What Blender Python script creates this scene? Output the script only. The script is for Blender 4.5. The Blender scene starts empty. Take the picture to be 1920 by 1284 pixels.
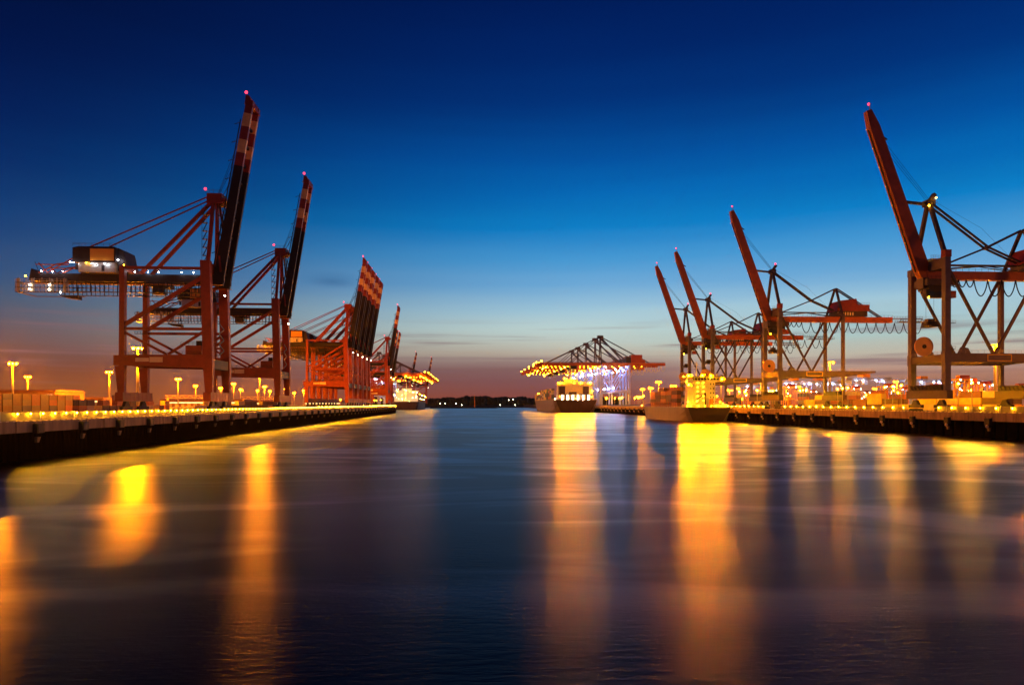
import bpy, math, random
from mathutils import Vector, Matrix
random.seed(7)
R = math.radians
scene = bpy.context.scene
col = scene.collection

# ------------------------------------------------------------------ camera
F = 1280.0                      # focal length in photo pixels (1920 wide)
TH = R(3.665)                   # the basin runs along +Y, the camera looks a little to its right
cam = bpy.data.cameras.new('camera'); camo = bpy.data.objects.new('camera', cam); col.objects.link(camo)
camo.location = (0, 0, 11); camo.rotation_euler = (R(90), 0, -TH)
cam.sensor_width = 36; cam.lens = 36 * F / 1920
cam.shift_y = (757 - 642) / 1920
cam.clip_start = .5; cam.clip_end = 9000
scene.camera = camo
scene.view_settings.view_transform = 'Standard'; scene.view_settings.look = 'None'
scene.view_settings.exposure = 0; scene.view_settings.gamma = 1
scene.cycles.use_denoising = True
scene.cycles.use_light_tree = True
scene.cycles.sample_clamp_indirect = 4
scene.cycles.max_bounces = 6; scene.cycles.diffuse_bounces = 2; scene.cycles.glossy_bounces = 3

def lin(c):
    return tuple(((x/255)/12.92 if x/255 <= .04045 else ((x/255+.055)/1.055)**2.4) for x in c)

# ------------------------------------------------------------------ world: the dusk sky
world = bpy.data.worlds.new('World'); scene.world = world; world.use_nodes = True
W = world.node_tree; W.nodes.clear()
def wn(t, **k):
    n = W.nodes.new(t)
    for a, b in k.items(): setattr(n, a, b)
    return n
wout = wn('ShaderNodeOutputWorld'); wbg = wn('ShaderNodeBackground'); wl = W.links.new
tc = wn('ShaderNodeTexCoord'); sep = wn('ShaderNodeSeparateXYZ'); wl(tc.outputs['Generated'], sep.inputs[0])
mr = wn('ShaderNodeMapRange'); mr.inputs['From Min'].default_value = 0; mr.inputs['From Max'].default_value = .6
cmap = wn('ShaderNodeMapping'); cmap.inputs['Scale'].default_value = (1.4, 1.4, 26)
wl(tc.outputs['Generated'], cmap.inputs[0])
cn = wn('ShaderNodeTexNoise'); cn.inputs['Scale'].default_value = 1.6; cn.inputs['Detail'].default_value = 4
wl(cmap.outputs[0], cn.inputs['Vector'])
off = wn('ShaderNodeMath', operation='MULTIPLY_ADD'); off.inputs[1].default_value = .022; off.inputs[2].default_value = -.011
wl(cn.outputs['Fac'], off.inputs[0])
zz = wn('ShaderNodeMath', operation='ADD'); wl(sep.outputs['Z'], zz.inputs[0]); wl(off.outputs[0], zz.inputs[1])
wl(zz.outputs[0], mr.inputs['Value'])
def ramp(stops):
    r = wn('ShaderNodeValToRGB'); e = r.color_ramp.elements
    while len(e) > 1: e.remove(e[-1])
    for i, (z, c) in enumerate(stops):
        el = e[0] if i == 0 else e.new(min(1, z/.6))
        el.position = min(1, z/.6); el.color = (*lin(c), 1)
    wl(mr.outputs[0], r.inputs[0]); return r
SKYC = [(0,(134,66,54)),(.013,(132,72,68)),(.035,(128,82,84)),(.052,(132,96,96)),(.062,(154,130,124)),(.072,(184,172,156)),(.084,(190,194,182)),
        (.106,(188,210,208)),(.134,(160,198,216)),(.171,(108,168,214)),(.207,(70,152,210)),(.248,(8,126,198)),(.29,(1,104,182)),(.334,(0,82,162)),
        (.40,(0,50,122)),(.46,(0,36,102)),(.52,(0,25,84)),(.6,(0,16,62))]
SKYL = [(0,(156,82,32)),(.02,(142,76,38)),(.036,(122,68,46)),(.06,(100,68,66)),(.0885,(84,80,94)),
        (.123,(62,84,112)),(.157,(40,76,122)),(.22,(10,58,116)),(.277,(0,40,100)),(.332,(0,28,84)),(.39,(0,20,70)),(.45,(0,15,58)),(.6,(0,10,44))]
SKYR = [(0,(150,92,68)),(.02,(160,106,84)),(.036,(176,128,108)),(.052,(188,158,142)),(.068,(188,182,166)),(.09,(172,196,192))] + SKYC[8:]
rc, rl, rr_ = ramp(SKYC), ramp(SKYL), ramp(SKYR)
# azimuth: bright towards where the sun went down (right of the middle), dim to the left
az = wn('ShaderNodeMath', operation='ARCTAN2'); wl(sep.outputs['X'], az.inputs[0]); wl(sep.outputs['Y'], az.inputs[1])
am = wn('ShaderNodeMapRange', interpolation_type='SMOOTHSTEP'); am.inputs['From Min'].default_value = -.66; am.inputs['From Max'].default_value = .22
wl(az.outputs[0], am.inputs['Value'])
am2 = wn('ShaderNodeMapRange', interpolation_type='SMOOTHSTEP'); am2.inputs['From Min'].default_value = 2.2; am2.inputs['From Max'].default_value = 1.0
wl(az.outputs[0], am2.inputs['Value'])
amm = wn('ShaderNodeMath', operation='MULTIPLY'); wl(am.outputs[0], amm.inputs[0]); wl(am2.outputs[0], amm.inputs[1])
am3 = wn('ShaderNodeMapRange', interpolation_type='SMOOTHSTEP'); am3.inputs['From Min'].default_value = .12; am3.inputs['From Max'].default_value = .55; wl(az.outputs[0], am3.inputs['Value'])
mx0 = wn('ShaderNodeMix', data_type='RGBA'); wl(am3.outputs[0], mx0.inputs['Factor']); wl(rc.outputs[0], mx0.inputs['A']); wl(rr_.outputs[0], mx0.inputs['B'])
mx = wn('ShaderNodeMix', data_type='RGBA'); wl(amm.outputs[0], mx.inputs['Factor']); wl(rl.outputs[0], mx.inputs['A']); wl(mx0.outputs['Result'], mx.inputs['B'])
# thin mauve cloud bars low over the horizon and a small one above the left quay
cmap2 = wn('ShaderNodeMapping'); cmap2.inputs['Scale'].default_value = (2.2, 2.2, 60); cmap2.inputs['Location'].default_value = (3.1, 0, 1)
wl(tc.outputs['Generated'], cmap2.inputs[0])
cn2 = wn('ShaderNodeTexNoise'); cn2.inputs['Scale'].default_value = 1.7; cn2.inputs['Detail'].default_value = 5; wl(cmap2.outputs[0], cn2.inputs['Vector'])
cr = wn('ShaderNodeMapRange', interpolation_type='SMOOTHSTEP'); cr.inputs['From Min'].default_value = .5; cr.inputs['From Max'].default_value = .78; wl(cn2.outputs['Fac'], cr.inputs['Value'])
band = wn('ShaderNodeMapRange', interpolation_type='SMOOTHSTEP'); band.inputs['From Min'].default_value = .135; band.inputs['From Max'].default_value = .075; wl(sep.outputs['Z'], band.inputs['Value'])
band2 = wn('ShaderNodeMapRange', interpolation_type='SMOOTHSTEP'); band2.inputs['From Min'].default_value = .0; band2.inputs['From Max'].default_value = .05; wl(sep.outputs['Z'], band2.inputs['Value'])
cm1 = wn('ShaderNodeMath', operation='MULTIPLY'); wl(cr.outputs[0], cm1.inputs[0]); wl(band.outputs[0], cm1.inputs[1])
cm2 = wn('ShaderNodeMath', operation='MULTIPLY'); wl(cm1.outputs[0], cm2.inputs[0]); wl(band2.outputs[0], cm2.inputs[1])
cm3 = wn('ShaderNodeMath', operation='MULTIPLY'); wl(cm2.outputs[0], cm3.inputs[0]); cm3.inputs[1].default_value = .85
mx2 = wn('ShaderNodeMix', data_type='RGBA'); wl(cm3.outputs[0], mx2.inputs['Factor']); wl(mx.outputs['Result'], mx2.inputs['A']); mx2.inputs['B'].default_value = (*lin((125,96,104)), 1)
# small lone cloud
va = Vector((math.sin(-.1935), math.cos(-.1935), .173)).normalized()
sub = wn('ShaderNodeVectorMath', operation='SUBTRACT'); wl(tc.outputs['Generated'], sub.inputs[0]); sub.inputs[1].default_value = va
sc_ = wn('ShaderNodeVectorMath', operation='MULTIPLY'); wl(sub.outputs[0], sc_.inputs[0]); sc_.inputs[1].default_value = (22, 22, 95)
ln = wn('ShaderNodeVectorMath', operation='LENGTH'); wl(sc_.outputs[0], ln.inputs[0])
la = wn('ShaderNodeMath', operation='MULTIPLY_ADD'); wl(cn.outputs['Fac'], la.inputs[0]); la.inputs[1].default_value = 1.6; wl(ln.outputs['Value'], la.inputs[2])
lc = wn('ShaderNodeMapRange', interpolation_type='SMOOTHSTEP'); lc.inputs['From Min'].default_value = 2.1; lc.inputs['From Max'].default_value = .7; lc.inputs['To Max'].default_value = .55; wl(la.outputs[0], lc.inputs['Value'])
mx3 = wn('ShaderNodeMix', data_type='RGBA'); wl(lc.outputs[0], mx3.inputs['Factor']); wl(mx2.outputs['Result'], mx3.inputs['A']); mx3.inputs['B'].default_value = (*lin((38,84,132)), 1)
# a trace of the physical sky on top of the measured dusk colours
nish = wn('ShaderNodeTexSky'); nish.sky_type = 'NISHITA'; nish.sun_disc = False; nish.sun_elevation = R(-6); nish.sun_rotation = R(12)
nb = wn('ShaderNodeBackground'); nb.inputs['Strength'].default_value = .05; wl(nish.outputs[0], nb.inputs['Color'])
wl(mx3.outputs['Result'], wbg.inputs['Color']); wbg.inputs['Strength'].default_value = 1
add = wn('ShaderNodeAddShader'); wl(wbg.outputs[0], add.inputs[0]); wl(nb.outputs[0], add.inputs[1]); wl(add.outputs[0], wout.inputs[0])

# ------------------------------------------------------------------ materials
MATS = {}
def paint(name, c, rough=.5, var=.25, scale=.35, metal=0, spec=.4, streak=False):
    m = bpy.data.materials.new(name); m.use_nodes = True; T = m.node_tree; b = T.nodes['Principled BSDF']
    b.inputs['Roughness'].default_value = rough; b.inputs['Metallic'].default_value = metal; b.inputs['Specular IOR Level'].default_value = spec
    n = T.nodes.new('ShaderNodeTexNoise'); n.inputs['Scale'].default_value = scale; n.inputs['Detail'].default_value = 6; n.inputs['Roughness'].default_value = .65
    t = T.nodes.new('ShaderNodeTexCoord')
    mp = T.nodes.new('ShaderNodeMapping'); mp.inputs['Scale'].default_value = (1, 1, .18) if streak else (1, 1, 1)
    T.links.new(t.outputs['Object'], mp.inputs[0]); T.links.new(mp.outputs[0], n.inputs['Vector'])
    r = T.nodes.new('ShaderNodeValToRGB')
    r.color_ramp.elements[0].position = .3; r.color_ramp.elements[1].position = .72
    r.color_ramp.elements[0].color = (*[x*(1-var) for x in c], 1); r.color_ramp.elements[1].color = (*[min(1, x*(1+var)) for x in c], 1)
    T.links.new(n.outputs['Fac'], r.inputs[0]); T.links.new(r.outputs[0], b.inputs['Base Color'])
    MATS[name] = m; return m
def glow(name, c, s):
    m = bpy.data.materials.new(name); m.use_nodes = True; T = m.node_tree; T.nodes.clear()
    e = T.nodes.new('ShaderNodeEmission'); e.inputs[0].default_value = (*c, 1); e.inputs[1].default_value = s
    o = T.nodes.new('ShaderNodeOutputMaterial'); T.links.new(e.outputs[0], o.inputs[0]); MATS[name] = m; return m
red = paint('red_crane_paint', (.27, .028, .008), .5)
dark = paint('dark_steel', (.022, .017, .02), .55, spec=.2)
cream = paint('cream_stripe_paint', (.80,.50,.20), .5)
stripe_red = paint('red_stripe_paint', (.25, .03, .012), .5)
orange_sign = paint('orange_panel', (.75, .30, .03), .5, .06)
cream_sign = paint('cream_panel', (.78, .62, .38), .5, .08)
grey = paint('grey_crane_paint', (.085, .065, .10), .55)
plum = paint('dark_brace_paint', (.05, .028, .03), .55)
boomred = paint('orange_red_paint', (.38, .075, .016), .5)
house_red = paint('house_red_paint', (.24, .025, .012), .5)
ltgrey = paint('galvanised_steel', (.35, .34, .33), .45, .2, 1, .4)
blue = paint('pale_blue_paint', (.26, .34, .62), .5, .1)
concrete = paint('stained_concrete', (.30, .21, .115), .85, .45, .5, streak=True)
asphalt = paint('yard_asphalt', (.06, .055, .05), .8, .3, .05)
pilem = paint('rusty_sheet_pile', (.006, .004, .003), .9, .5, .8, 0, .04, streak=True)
def matte(m):          # soot-black steel with no sheen at all
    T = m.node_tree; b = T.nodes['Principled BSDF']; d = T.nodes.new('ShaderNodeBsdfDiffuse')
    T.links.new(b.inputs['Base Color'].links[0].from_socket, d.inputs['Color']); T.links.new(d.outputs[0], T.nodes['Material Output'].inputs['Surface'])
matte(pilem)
tail_m = paint('walkway_steel', (.10,.09,.09), .6)
bracket_m = paint('tan_bracket_paint', (.26,.17,.07), .7)
rubber = paint('black_rubber', (.015, .015, .015), .7)
wallm = paint('yellow_lit_wall_panel', (.24, .19, .08), .7, .2, .6)  # the lamps' yellow light is put into this wall colour
hullgrey = paint('grey_hull_paint', (.17, .145, .12), .5, .2, .15, streak=True)
hulldark = paint('dark_hull_paint', (.055, .03, .028), .5, .2, .15, streak=True)
shipwhite = paint('ship_white_paint', (.74, .70, .58), .5, .1, .3)
polem = paint('mast_pole_steel', (.32, .28, .2), .5, .1)
yellow = paint('yellow_paint', (.70, .42, .04), .5, .12)
glass = paint('dark_glass', (.02, .025, .03), .15)
tree_m = paint('dark_foliage', (.020, .026, .014), .9, .4, .05)
CC = {'rust red': (.15,.035,.015), 'brown': (.09,.04,.02), 'dark blue': (.02,.03,.07), 'grey': (.075,.06,.045), 'orange': (.42,.12,.02),
      'cream': (.45,.34,.18), 'green': (.03,.07,.03), 'maroon': (.08,.02,.02), 'yellow': (.50,.32,.04)}
def container_mat(nm, c):
    m = paint('container_'+nm.replace(' ', '_'), c, .55, .22, .5); T = m.node_tree; b = T.nodes['Principled BSDF']
    w = T.nodes.new('ShaderNodeTexWave'); w.bands_direction = 'Y'; w.inputs['Scale'].default_value = 1.1
    t = T.nodes.new('ShaderNodeTexCoord'); T.links.new(t.outputs['Object'], w.inputs[0])
    bp = T.nodes.new('ShaderNodeBump'); bp.inputs['Strength'].default_value = .6; bp.inputs['Distance'].default_value = .1
    T.links.new(w.outputs['Fac'], bp.inputs['Height']); T.links.new(bp.outputs[0], b.inputs['Normal']); return m
CM = {k: container_mat(k, v) for k, v in CC.items()}
SOD = (1, .235, .00006)
e_mast = glow('sodium_lamp', SOD, 46000)
e_mast_added = glow('sodium_lamp_added', SOD, 4500)  # only for the masts added outside the view
e_mast_right = glow('sodium_lamp_right', SOD, 5000)
e_mast_far = glow('sodium_lamp_far', SOD, 24000)
e_par = glow('parapet_lamp', (1, .43, .005), 1000)
e_par_r = glow('parapet_lamp_warm', (1, .45, .007), 1050)
e_red = glow('red_beacon', (1, .03, .06), 4.5)
e_white = glow('white_floodlight', (.85, .92, 1), 160)
e_small = glow('small_warm_bulb', (1, .42, .008), 90)
e_smallw = glow('small_white_bulb', (1, .8, .5), 60)
e_deck = glow('ship_deck_lamp', (1, .40, .004), 110)
e_far = glow('far_town_lamp', (1, .85, .6), 60)
e_win = glow('lit_window', (1, .72, .30), 2.5)
e_blue = glow('cool_floodlight', (.45, .60, 1), 700)

# ------------------------------------------------------------------ mesh builder
class MB:
    def __init__(s): s.v = []; s.f = []; s.m = []; s.mats = []; s.sm = []
    def mi(s, m):
        if m not in s.mats: s.mats.append(m)
        return s.mats.index(m)
    def add(s, vs, fs, m, smooth=False):
        o = len(s.v); s.v += [tuple(v) for v in vs]; k = s.mi(m)
        for f in fs: s.f.append([o+i for i in f]); s.m.append(k); s.sm.append(smooth)
        return s
    def hexa(s, p, m):      # 8 corners, bottom ring then top ring
        return s.add(p, [(0,3,2,1),(4,5,6,7),(0,1,5,4),(1,2,6,5),(2,3,7,6),(3,0,4,7)], m)
    def box(s, x0, x1, y0, y1, z0, z1, m):
        return s.hexa([(x0,y0,z0),(x1,y0,z0),(x1,y1,z0),(x0,y1,z0),(x0,y0,z1),(x1,y0,z1),(x1,y1,z1),(x0,y1,z1)], m)
    def beam(s, p, q, a, b, m, a2=None, b2=None):   # a: size across (along y where possible), b: the other way
        p, q = Vector(p), Vector(q); d = (q-p).normalized()
        ref = Vector((0,1,0)) if abs(d.y) < .95 else Vector((1,0,0))
        u = (ref - d*ref.dot(d)).normalized(); w = d.cross(u); a2 = a2 or a; b2 = b2 or b
        r = lambda c, A, B: [c - u*A/2 - w*B/2, c + u*A/2 - w*B/2, c + u*A/2 + w*B/2, c - u*A/2 + w*B/2]
        return s.hexa(r(p, a, b) + r(q, a2, b2), m)
    def tube(s, pts, r, m, n=6):
        pts = [Vector(p) for p in pts]; vs = []; fs = []
        for i, p in enumerate(pts):
            d = (pts[min(i+1, len(pts)-1)] - pts[max(i-1, 0)]).normalized()
            ref = Vector((0,1,0)) if abs(d.y) < .9 else Vector((1,0,0))
            u = d.cross(ref).normalized(); w = d.cross(u); rr = r[i] if isinstance(r, (list, tuple)) else r
            for k in range(n):
                t = 2*math.pi*k/n; vs.append(p + u*rr*math.cos(t) + w*rr*math.sin(t))
        for i in range(len(pts)-1):
            for k in range(n):
                fs.append((i*n+k, i*n+(k+1)%n, (i+1)*n+(k+1)%n, (i+1)*n+k))
        fs.append(tuple(range(n))[::-1]); fs.append(tuple(range((len(pts)-1)*n, len(pts)*n)))
        return s.add(vs, fs, m, n > 7)
    def ball(s, c, r, m, n=6, k=4):
        vs = [(c[0], c[1], c[2]-r)]; fs = []
        for i in range(1, k):
            a = math.pi*i/k
            for j in range(n):
                t = 2*math.pi*j/n; vs.append((c[0]+r*math.sin(a)*math.cos(t), c[1]+r*math.sin(a)*math.sin(t), c[2]-r*math.cos(a)))
        vs.append((c[0], c[1], c[2]+r)); L = len(vs)-1
        for j in range(n):
            fs.append((0, 1+(j+1)%n, 1+j)); fs.append((L, 1+(k-2)*n+j, 1+(k-2)*n+(j+1)%n))
            for i in range(k-2): a = 1+i*n; fs.append((a+j, a+(j+1)%n, a+n+(j+1)%n, a+n+j))
        return s.add(vs, fs, m)
    def disc(s, c, r, t, m, n=28, axis='y', mh=None):
        vs = []; fs = []
        for sgn in (-1, 1):
            for k in range(n):
                a = 2*math.pi*k/n; u, w = r*math.cos(a), r*math.sin(a)
                vs.append((c[0]+u, c[1]+sgn*t/2, c[2]+w) if axis == 'y' else (c[0]+sgn*t/2, c[1]+u, c[2]+w))
        for k in range(n): fs.append((k, (k+1)%n, n+(k+1)%n, n+k))
        fs.append(tuple(range(n))[::-1]); fs.append(tuple(range(n, 2*n)))
        return s.add(vs, fs, m)
    def rail(s, p, q, h, m, step=2.0, t=.07):      # handrail: posts and two rails
        p, q = Vector(p), Vector(q); L = (q-p).length; n = max(1, int(L/step))
        for z in (h, h*.55): s.beam(p+Vector((0,0,z)), q+Vector((0,0,z)), t, t, m)
        for i in range(n+1):
            c = p.lerp(q, i/n); s.beam(c, c+Vector((0,0,h)), t, t, m)
        return s
    def build(s, name, parent=None):
        me = bpy.data.meshes.new(name); me.from_pydata(s.v, [], s.f); me.update()
        for mm in s.mats: me.materials.append(mm)
        me.polygons.foreach_set('material_index', s.m); me.polygons.foreach_set('use_smooth', s.sm)
        o = bpy.data.objects.new(name, me); col.objects.link(o)
        if parent: o.parent = parent
        return o
def tag(o, label=None, cat=None, group=None, kind=None):
    for k, v in (('label', label), ('category', cat), ('group', group), ('kind', kind)):
        if v: o[k] = v
    return o
def thing(name, label, cat, loc=(0,0,0), rz=0, group=None):
    o = bpy.data.objects.new(name, None); col.objects.link(o); o.location = loc; o.rotation_euler = (0,0,rz)
    o.empty_display_size = 1; return tag(o, label, cat, group)
KIDS = {}
def kids(o):
    if o.name not in KIDS: KIDS[o.name] = list(o.children)
    return KIDS[o.name]
def dup(o, loc=None, rz=None, label=None, group=None, parent=None, skip=()):
    c = o.copy(); col.objects.link(c); c.parent = parent
    if loc is not None: c.location = loc
    if rz is not None: c.rotation_euler = (0,0,rz)
    if label: c['label'] = label
    if group: c['group'] = group
    for ch in kids(o):
        if ch.name.split('.')[0] in skip: continue
        dup(ch, parent=c, skip=skip)
    return c
QL, QR = 7.6, 8.2            # deck heights of the left and the right quay
XL, XR = -86.0, 164.0        # quay faces

# ------------------------------------------------------------------ water
def water_material():
    m = bpy.data.materials.new('harbour_water'); m.use_nodes = True; T = m.node_tree; T.nodes.clear()
    N = T.nodes.new; L = T.links.new
    g = N('ShaderNodeNewGeometry')
    # long smooth wisps of current: the roughness of the surface varies
    def noise(sx, sy, rot, det, dist, seed=0):
        mp = N('ShaderNodeMapping'); mp.inputs['Scale'].default_value = (sx, sy, 1); mp.inputs['Rotation'].default_value = (0,0,R(rot)); mp.inputs['Location'].default_value = (seed, seed*.7, 0)
        L(g.outputs['Position'], mp.inputs[0]); n = N('ShaderNodeTexNoise'); n.inputs['Scale'].default_value = 1; n.inputs['Detail'].default_value = det; n.inputs['Distortion'].default_value = dist
        L(mp.outputs[0], n.inputs['Vector']); return n.outputs['Fac']
    def maprange(v, a, b, c, d):
        r = N('ShaderNodeMapRange'); r.interpolation_type = 'SMOOTHSTEP'
        for k, x in zip(('From Min','From Max','To Min','To Max'), (a,b,c,d)): r.inputs[k].default_value = x
        L(v, r.inputs['Value']); return r.outputs[0]
    def math_(op, a, b):
        m_ = N('ShaderNodeMath'); m_.operation = op
        for k, x in enumerate((a, b)):
            if isinstance(x, (int, float)): m_.inputs[k].default_value = x
            else: L(x, m_.inputs[k])
        return m_.outputs[0]
    big = maprange(noise(.006, .018, -8, 2, .6), .4, .66, 0, 1)
    mid = maprange(noise(.020, .055, 6, 3, 1.3, 5), .42, .7, 0, 1)
    refl = N('ShaderNodeCombineColor'); rv = math_('ADD', math_('ADD', math_('MULTIPLY', big, .16), math_('MULTIPLY', mid, .38)), .31)
    for k in range(3): L(rv, refl.inputs[k])
    rough = math_('ADD', math_('ADD', math_('MULTIPLY', big, .05), math_('MULTIPLY', mid, .09)), .285)
    # fine ripples, longer across the view
    rip = math_('ADD', noise(.55, 2.2, 4, 3, .3, 2), math_('MULTIPLY', noise(2.5, 8.0, -5, 2, 0, 9), .35))
    bp = N('ShaderNodeBump'); bp.inputs['Strength'].default_value = 1; bp.inputs['Distance'].default_value = .04; L(rip, bp.inputs['Height'])
    gl = N('ShaderNodeBsdfAnisotropic'); gl.distribution = 'BECKMANN'; L(refl.outputs[0], gl.inputs['Color']); gl.inputs['Anisotropy'].default_value = .15
    L(rough, gl.inputs['Roughness']); L(bp.outputs[0], gl.inputs['Normal'])
    tg = N('ShaderNodeCombineXYZ'); tg.inputs[0].default_value = 1; L(tg.outputs[0], gl.inputs['Tangent'])
    fr = N('ShaderNodeFresnel'); fr.inputs['IOR'].default_value = 1.33
    df = N('ShaderNodeBsdfDiffuse'); df.inputs['Color'].default_value = (.003, .005, .009, 1)
    mx = N('ShaderNodeMixShader'); L(fr.outputs[0], mx.inputs[0]); L(df.outputs[0], mx.inputs[1]); L(gl.outputs[0], mx.inputs[2])
    o = N('ShaderNodeOutputMaterial'); L(mx.outputs[0], o.inputs[0])
    return m
tag(MB().add([(-2500,-300,0),(3500,-300,0),(3500,6500,0),(-2500,6500,0)], [(0,1,2,3)], water_material()).build('water'), kind='structure')

# ------------------------------------------------------------------ land
YE = 826                     # end of the left quay
X2, Y2 = -142.0, 1110.0      # the farther left quay
def ground(name, poly, z):
    n = len(poly); vs = [(x,y,z) for x,y in poly] + [(x,y,-3) for x,y in poly]
    fs = [tuple(range(n))] + [(i, n+i, n+(i+1)%n, (i+1)%n) for i in range(n)]
    return tag(MB().add(vs, fs, asphalt).build(name), kind='structure')
ground('ground', [(-2500,-100),(XL-1.4,-100),(XL-1.4,YE-1.2),(X2-1.4,YE-1.2),(X2-1.4,2300),(-2500,2300)], QL)
ground('ground', [(XR+2.8,-100),(3200,-100),(3200,2300),(XR+2.8,2300)], QR)

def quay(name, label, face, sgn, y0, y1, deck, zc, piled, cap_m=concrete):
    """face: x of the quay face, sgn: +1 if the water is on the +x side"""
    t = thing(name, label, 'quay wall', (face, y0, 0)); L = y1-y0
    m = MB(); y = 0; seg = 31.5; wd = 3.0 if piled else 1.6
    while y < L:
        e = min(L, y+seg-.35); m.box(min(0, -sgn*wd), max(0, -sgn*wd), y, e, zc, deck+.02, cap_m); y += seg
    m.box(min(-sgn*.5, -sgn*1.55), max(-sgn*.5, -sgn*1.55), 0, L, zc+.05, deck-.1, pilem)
    m.build('capping_beam', t)
    m = MB()
    if piled:
        y = 1.5
        while y < L:
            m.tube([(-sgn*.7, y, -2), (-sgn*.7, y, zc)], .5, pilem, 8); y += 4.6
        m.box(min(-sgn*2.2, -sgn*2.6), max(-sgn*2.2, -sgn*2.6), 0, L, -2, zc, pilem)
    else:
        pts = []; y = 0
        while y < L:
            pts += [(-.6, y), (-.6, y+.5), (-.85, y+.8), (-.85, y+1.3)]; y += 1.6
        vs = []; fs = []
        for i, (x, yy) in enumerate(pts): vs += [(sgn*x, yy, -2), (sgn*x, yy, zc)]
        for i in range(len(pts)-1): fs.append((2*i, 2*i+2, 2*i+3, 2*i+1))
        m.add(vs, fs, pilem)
    m.build('piles', t)
    m = MB(); y = 1.0                       # white dashes on the nosing
    while y < L:
        m.box(min(sgn*.004, -sgn*.3), max(sgn*.004, -sgn*.3), y, y+.8, deck-.04, deck+.12, cream_sign); y += 2.0
    m.build('edge_marking', t)
    return t
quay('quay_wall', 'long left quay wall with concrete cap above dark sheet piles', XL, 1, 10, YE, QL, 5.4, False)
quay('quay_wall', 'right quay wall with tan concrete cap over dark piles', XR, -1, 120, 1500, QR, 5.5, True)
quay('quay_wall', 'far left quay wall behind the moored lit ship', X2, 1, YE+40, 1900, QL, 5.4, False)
m = MB(); m.box(X2, XL, YE-.8, YE, 5.4, QL+.02, concrete); m.box(X2, XL-.5, YE-1, YE-.3, -2, 5.4, pilem)
tag(m.build('quay_wall'), 'short end wall where the left quay turns a corner', 'quay wall')

# fenders
def fender(sgn, z0, z1, wid):
    t = thing('fender', '', 'fender')
    MB().box(min(0, sgn*.9), max(0, sgn*.9), -wid/2, wid/2, z0, z1, rubber).box(min(sgn*.9, sgn*1.0), max(sgn*.9, sgn*1.0), -wid/2+.2, wid/2-.2, z0+.15, z1-.15, dark).build('rubber_block', t)
    m = MB(); z = z0-1.9
    m.hexa([(sgn*.1-.25,-.3,z),(sgn*.1+.25,-.3,z),(sgn*.1+.25,.3,z),(sgn*.1-.25,.3,z),
            (sgn*.25-.3,-.55,z0-.8),(sgn*.25+.3,-.55,z0-.8),(sgn*.25+.3,.55,z0-.8),(sgn*.25-.3,.55,z0-.8)], bracket_m).build('bracket', t)
    for w in (-1, 1): MB().tube([(sgn*.5,w*wid/2,z1),(0,w*(wid/2+.5),z1+.5)], .06, dark, 4).build('chain', t)
    return t
f0 = fender(1, 5.2, 7.1, 2.4)
ys = [142+16*i for i in range(42)]
for i, y in enumerate(ys):
    g = 'black fenders along the left quay'
    lb = 'nearest black fender hanging on the left quay wall' if i == 0 else 'black rubber fender with pale bracket on the left quay wall'
    if i == 0: f0.location = (XL, y, 0); f0['label'] = lb; f0['group'] = g
    else: dup(f0, (XL, y, 0), label=lb, group=g)
f1 = fender(-1, 4.2, 6.4, 2.2); MB().ball((-.8,0,3.9), .5, cream_sign, 8, 6).build('float', f1)
for i in range(38):
    y = 150+18.4*i; g = 'round black fenders along the right quay'; lb = 'black fender on the piled face of the right quay'
    if i == 0: f1.location = (XR, y, 0); f1['label'] = lb; f1['group'] = g
    else: dup(f1, (XR, y, 0), label=lb, group=g)

# parapets and their lamps
def parapet(label, x, sgn, y0, y1, deck, h):
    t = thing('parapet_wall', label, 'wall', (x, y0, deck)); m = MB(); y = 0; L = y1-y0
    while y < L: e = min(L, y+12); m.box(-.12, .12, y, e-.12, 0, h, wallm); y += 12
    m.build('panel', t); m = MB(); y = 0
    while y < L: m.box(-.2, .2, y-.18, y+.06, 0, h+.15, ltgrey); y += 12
    m.build('post', t); return t
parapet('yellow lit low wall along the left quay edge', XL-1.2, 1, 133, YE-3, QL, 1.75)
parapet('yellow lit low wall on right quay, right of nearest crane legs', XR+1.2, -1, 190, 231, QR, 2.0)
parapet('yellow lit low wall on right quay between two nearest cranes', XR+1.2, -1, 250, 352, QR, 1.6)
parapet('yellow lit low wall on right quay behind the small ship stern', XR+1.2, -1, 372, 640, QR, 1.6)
def qlamp(sgn, em):
    t = thing('wall_lamp', '', 'lamp')
    MB().box(min(0,sgn*.3), max(0,sgn*.3), -.16, .16, .22, .3, dark).box(min(0,sgn*.06), max(0,sgn*.06), -.1, .1, -.3, .22, dark).build('bracket', t)
    MB().ball((sgn*.22, 0, 0), .135, em).build('bulb', t); return t
l0 = qlamp(1, e_par); y = 137.5; i = 0
while y < YE-4:
    lb = 'small glowing yellow lamp in the row along the left quay wall'; g = 'lamps along the left quay'
    if i == 0: l0.location = (XL-.98, y, QL+1.45); tag(l0, 'first and nearest yellow lamp of the row along the left quay', group=g)
    else: dup(l0, (XL-.98, y, QL+1.45), label=lb, group=g)
    y += 4.0; i += 1
l1 = qlamp(-1, e_par_r); y = 197.0; i = 0
while y < 640:
    lb = 'glowing warm white lamp in the row along the right quay wall'; g = 'lamps along the right quay'
    if not (232 < y < 249 and int(y) % 2 == 0) and not (352 < y < 371):
        if i == 0: l1.location = (XR+.98, y, QR+1.45); tag(l1, 'first and nearest lamp of the row along the right quay', group=g)
        else: dup(l1, (XR+.98, y, QR+1.45), label=lb, group=g)
    y += 6.5; i += 1

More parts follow.
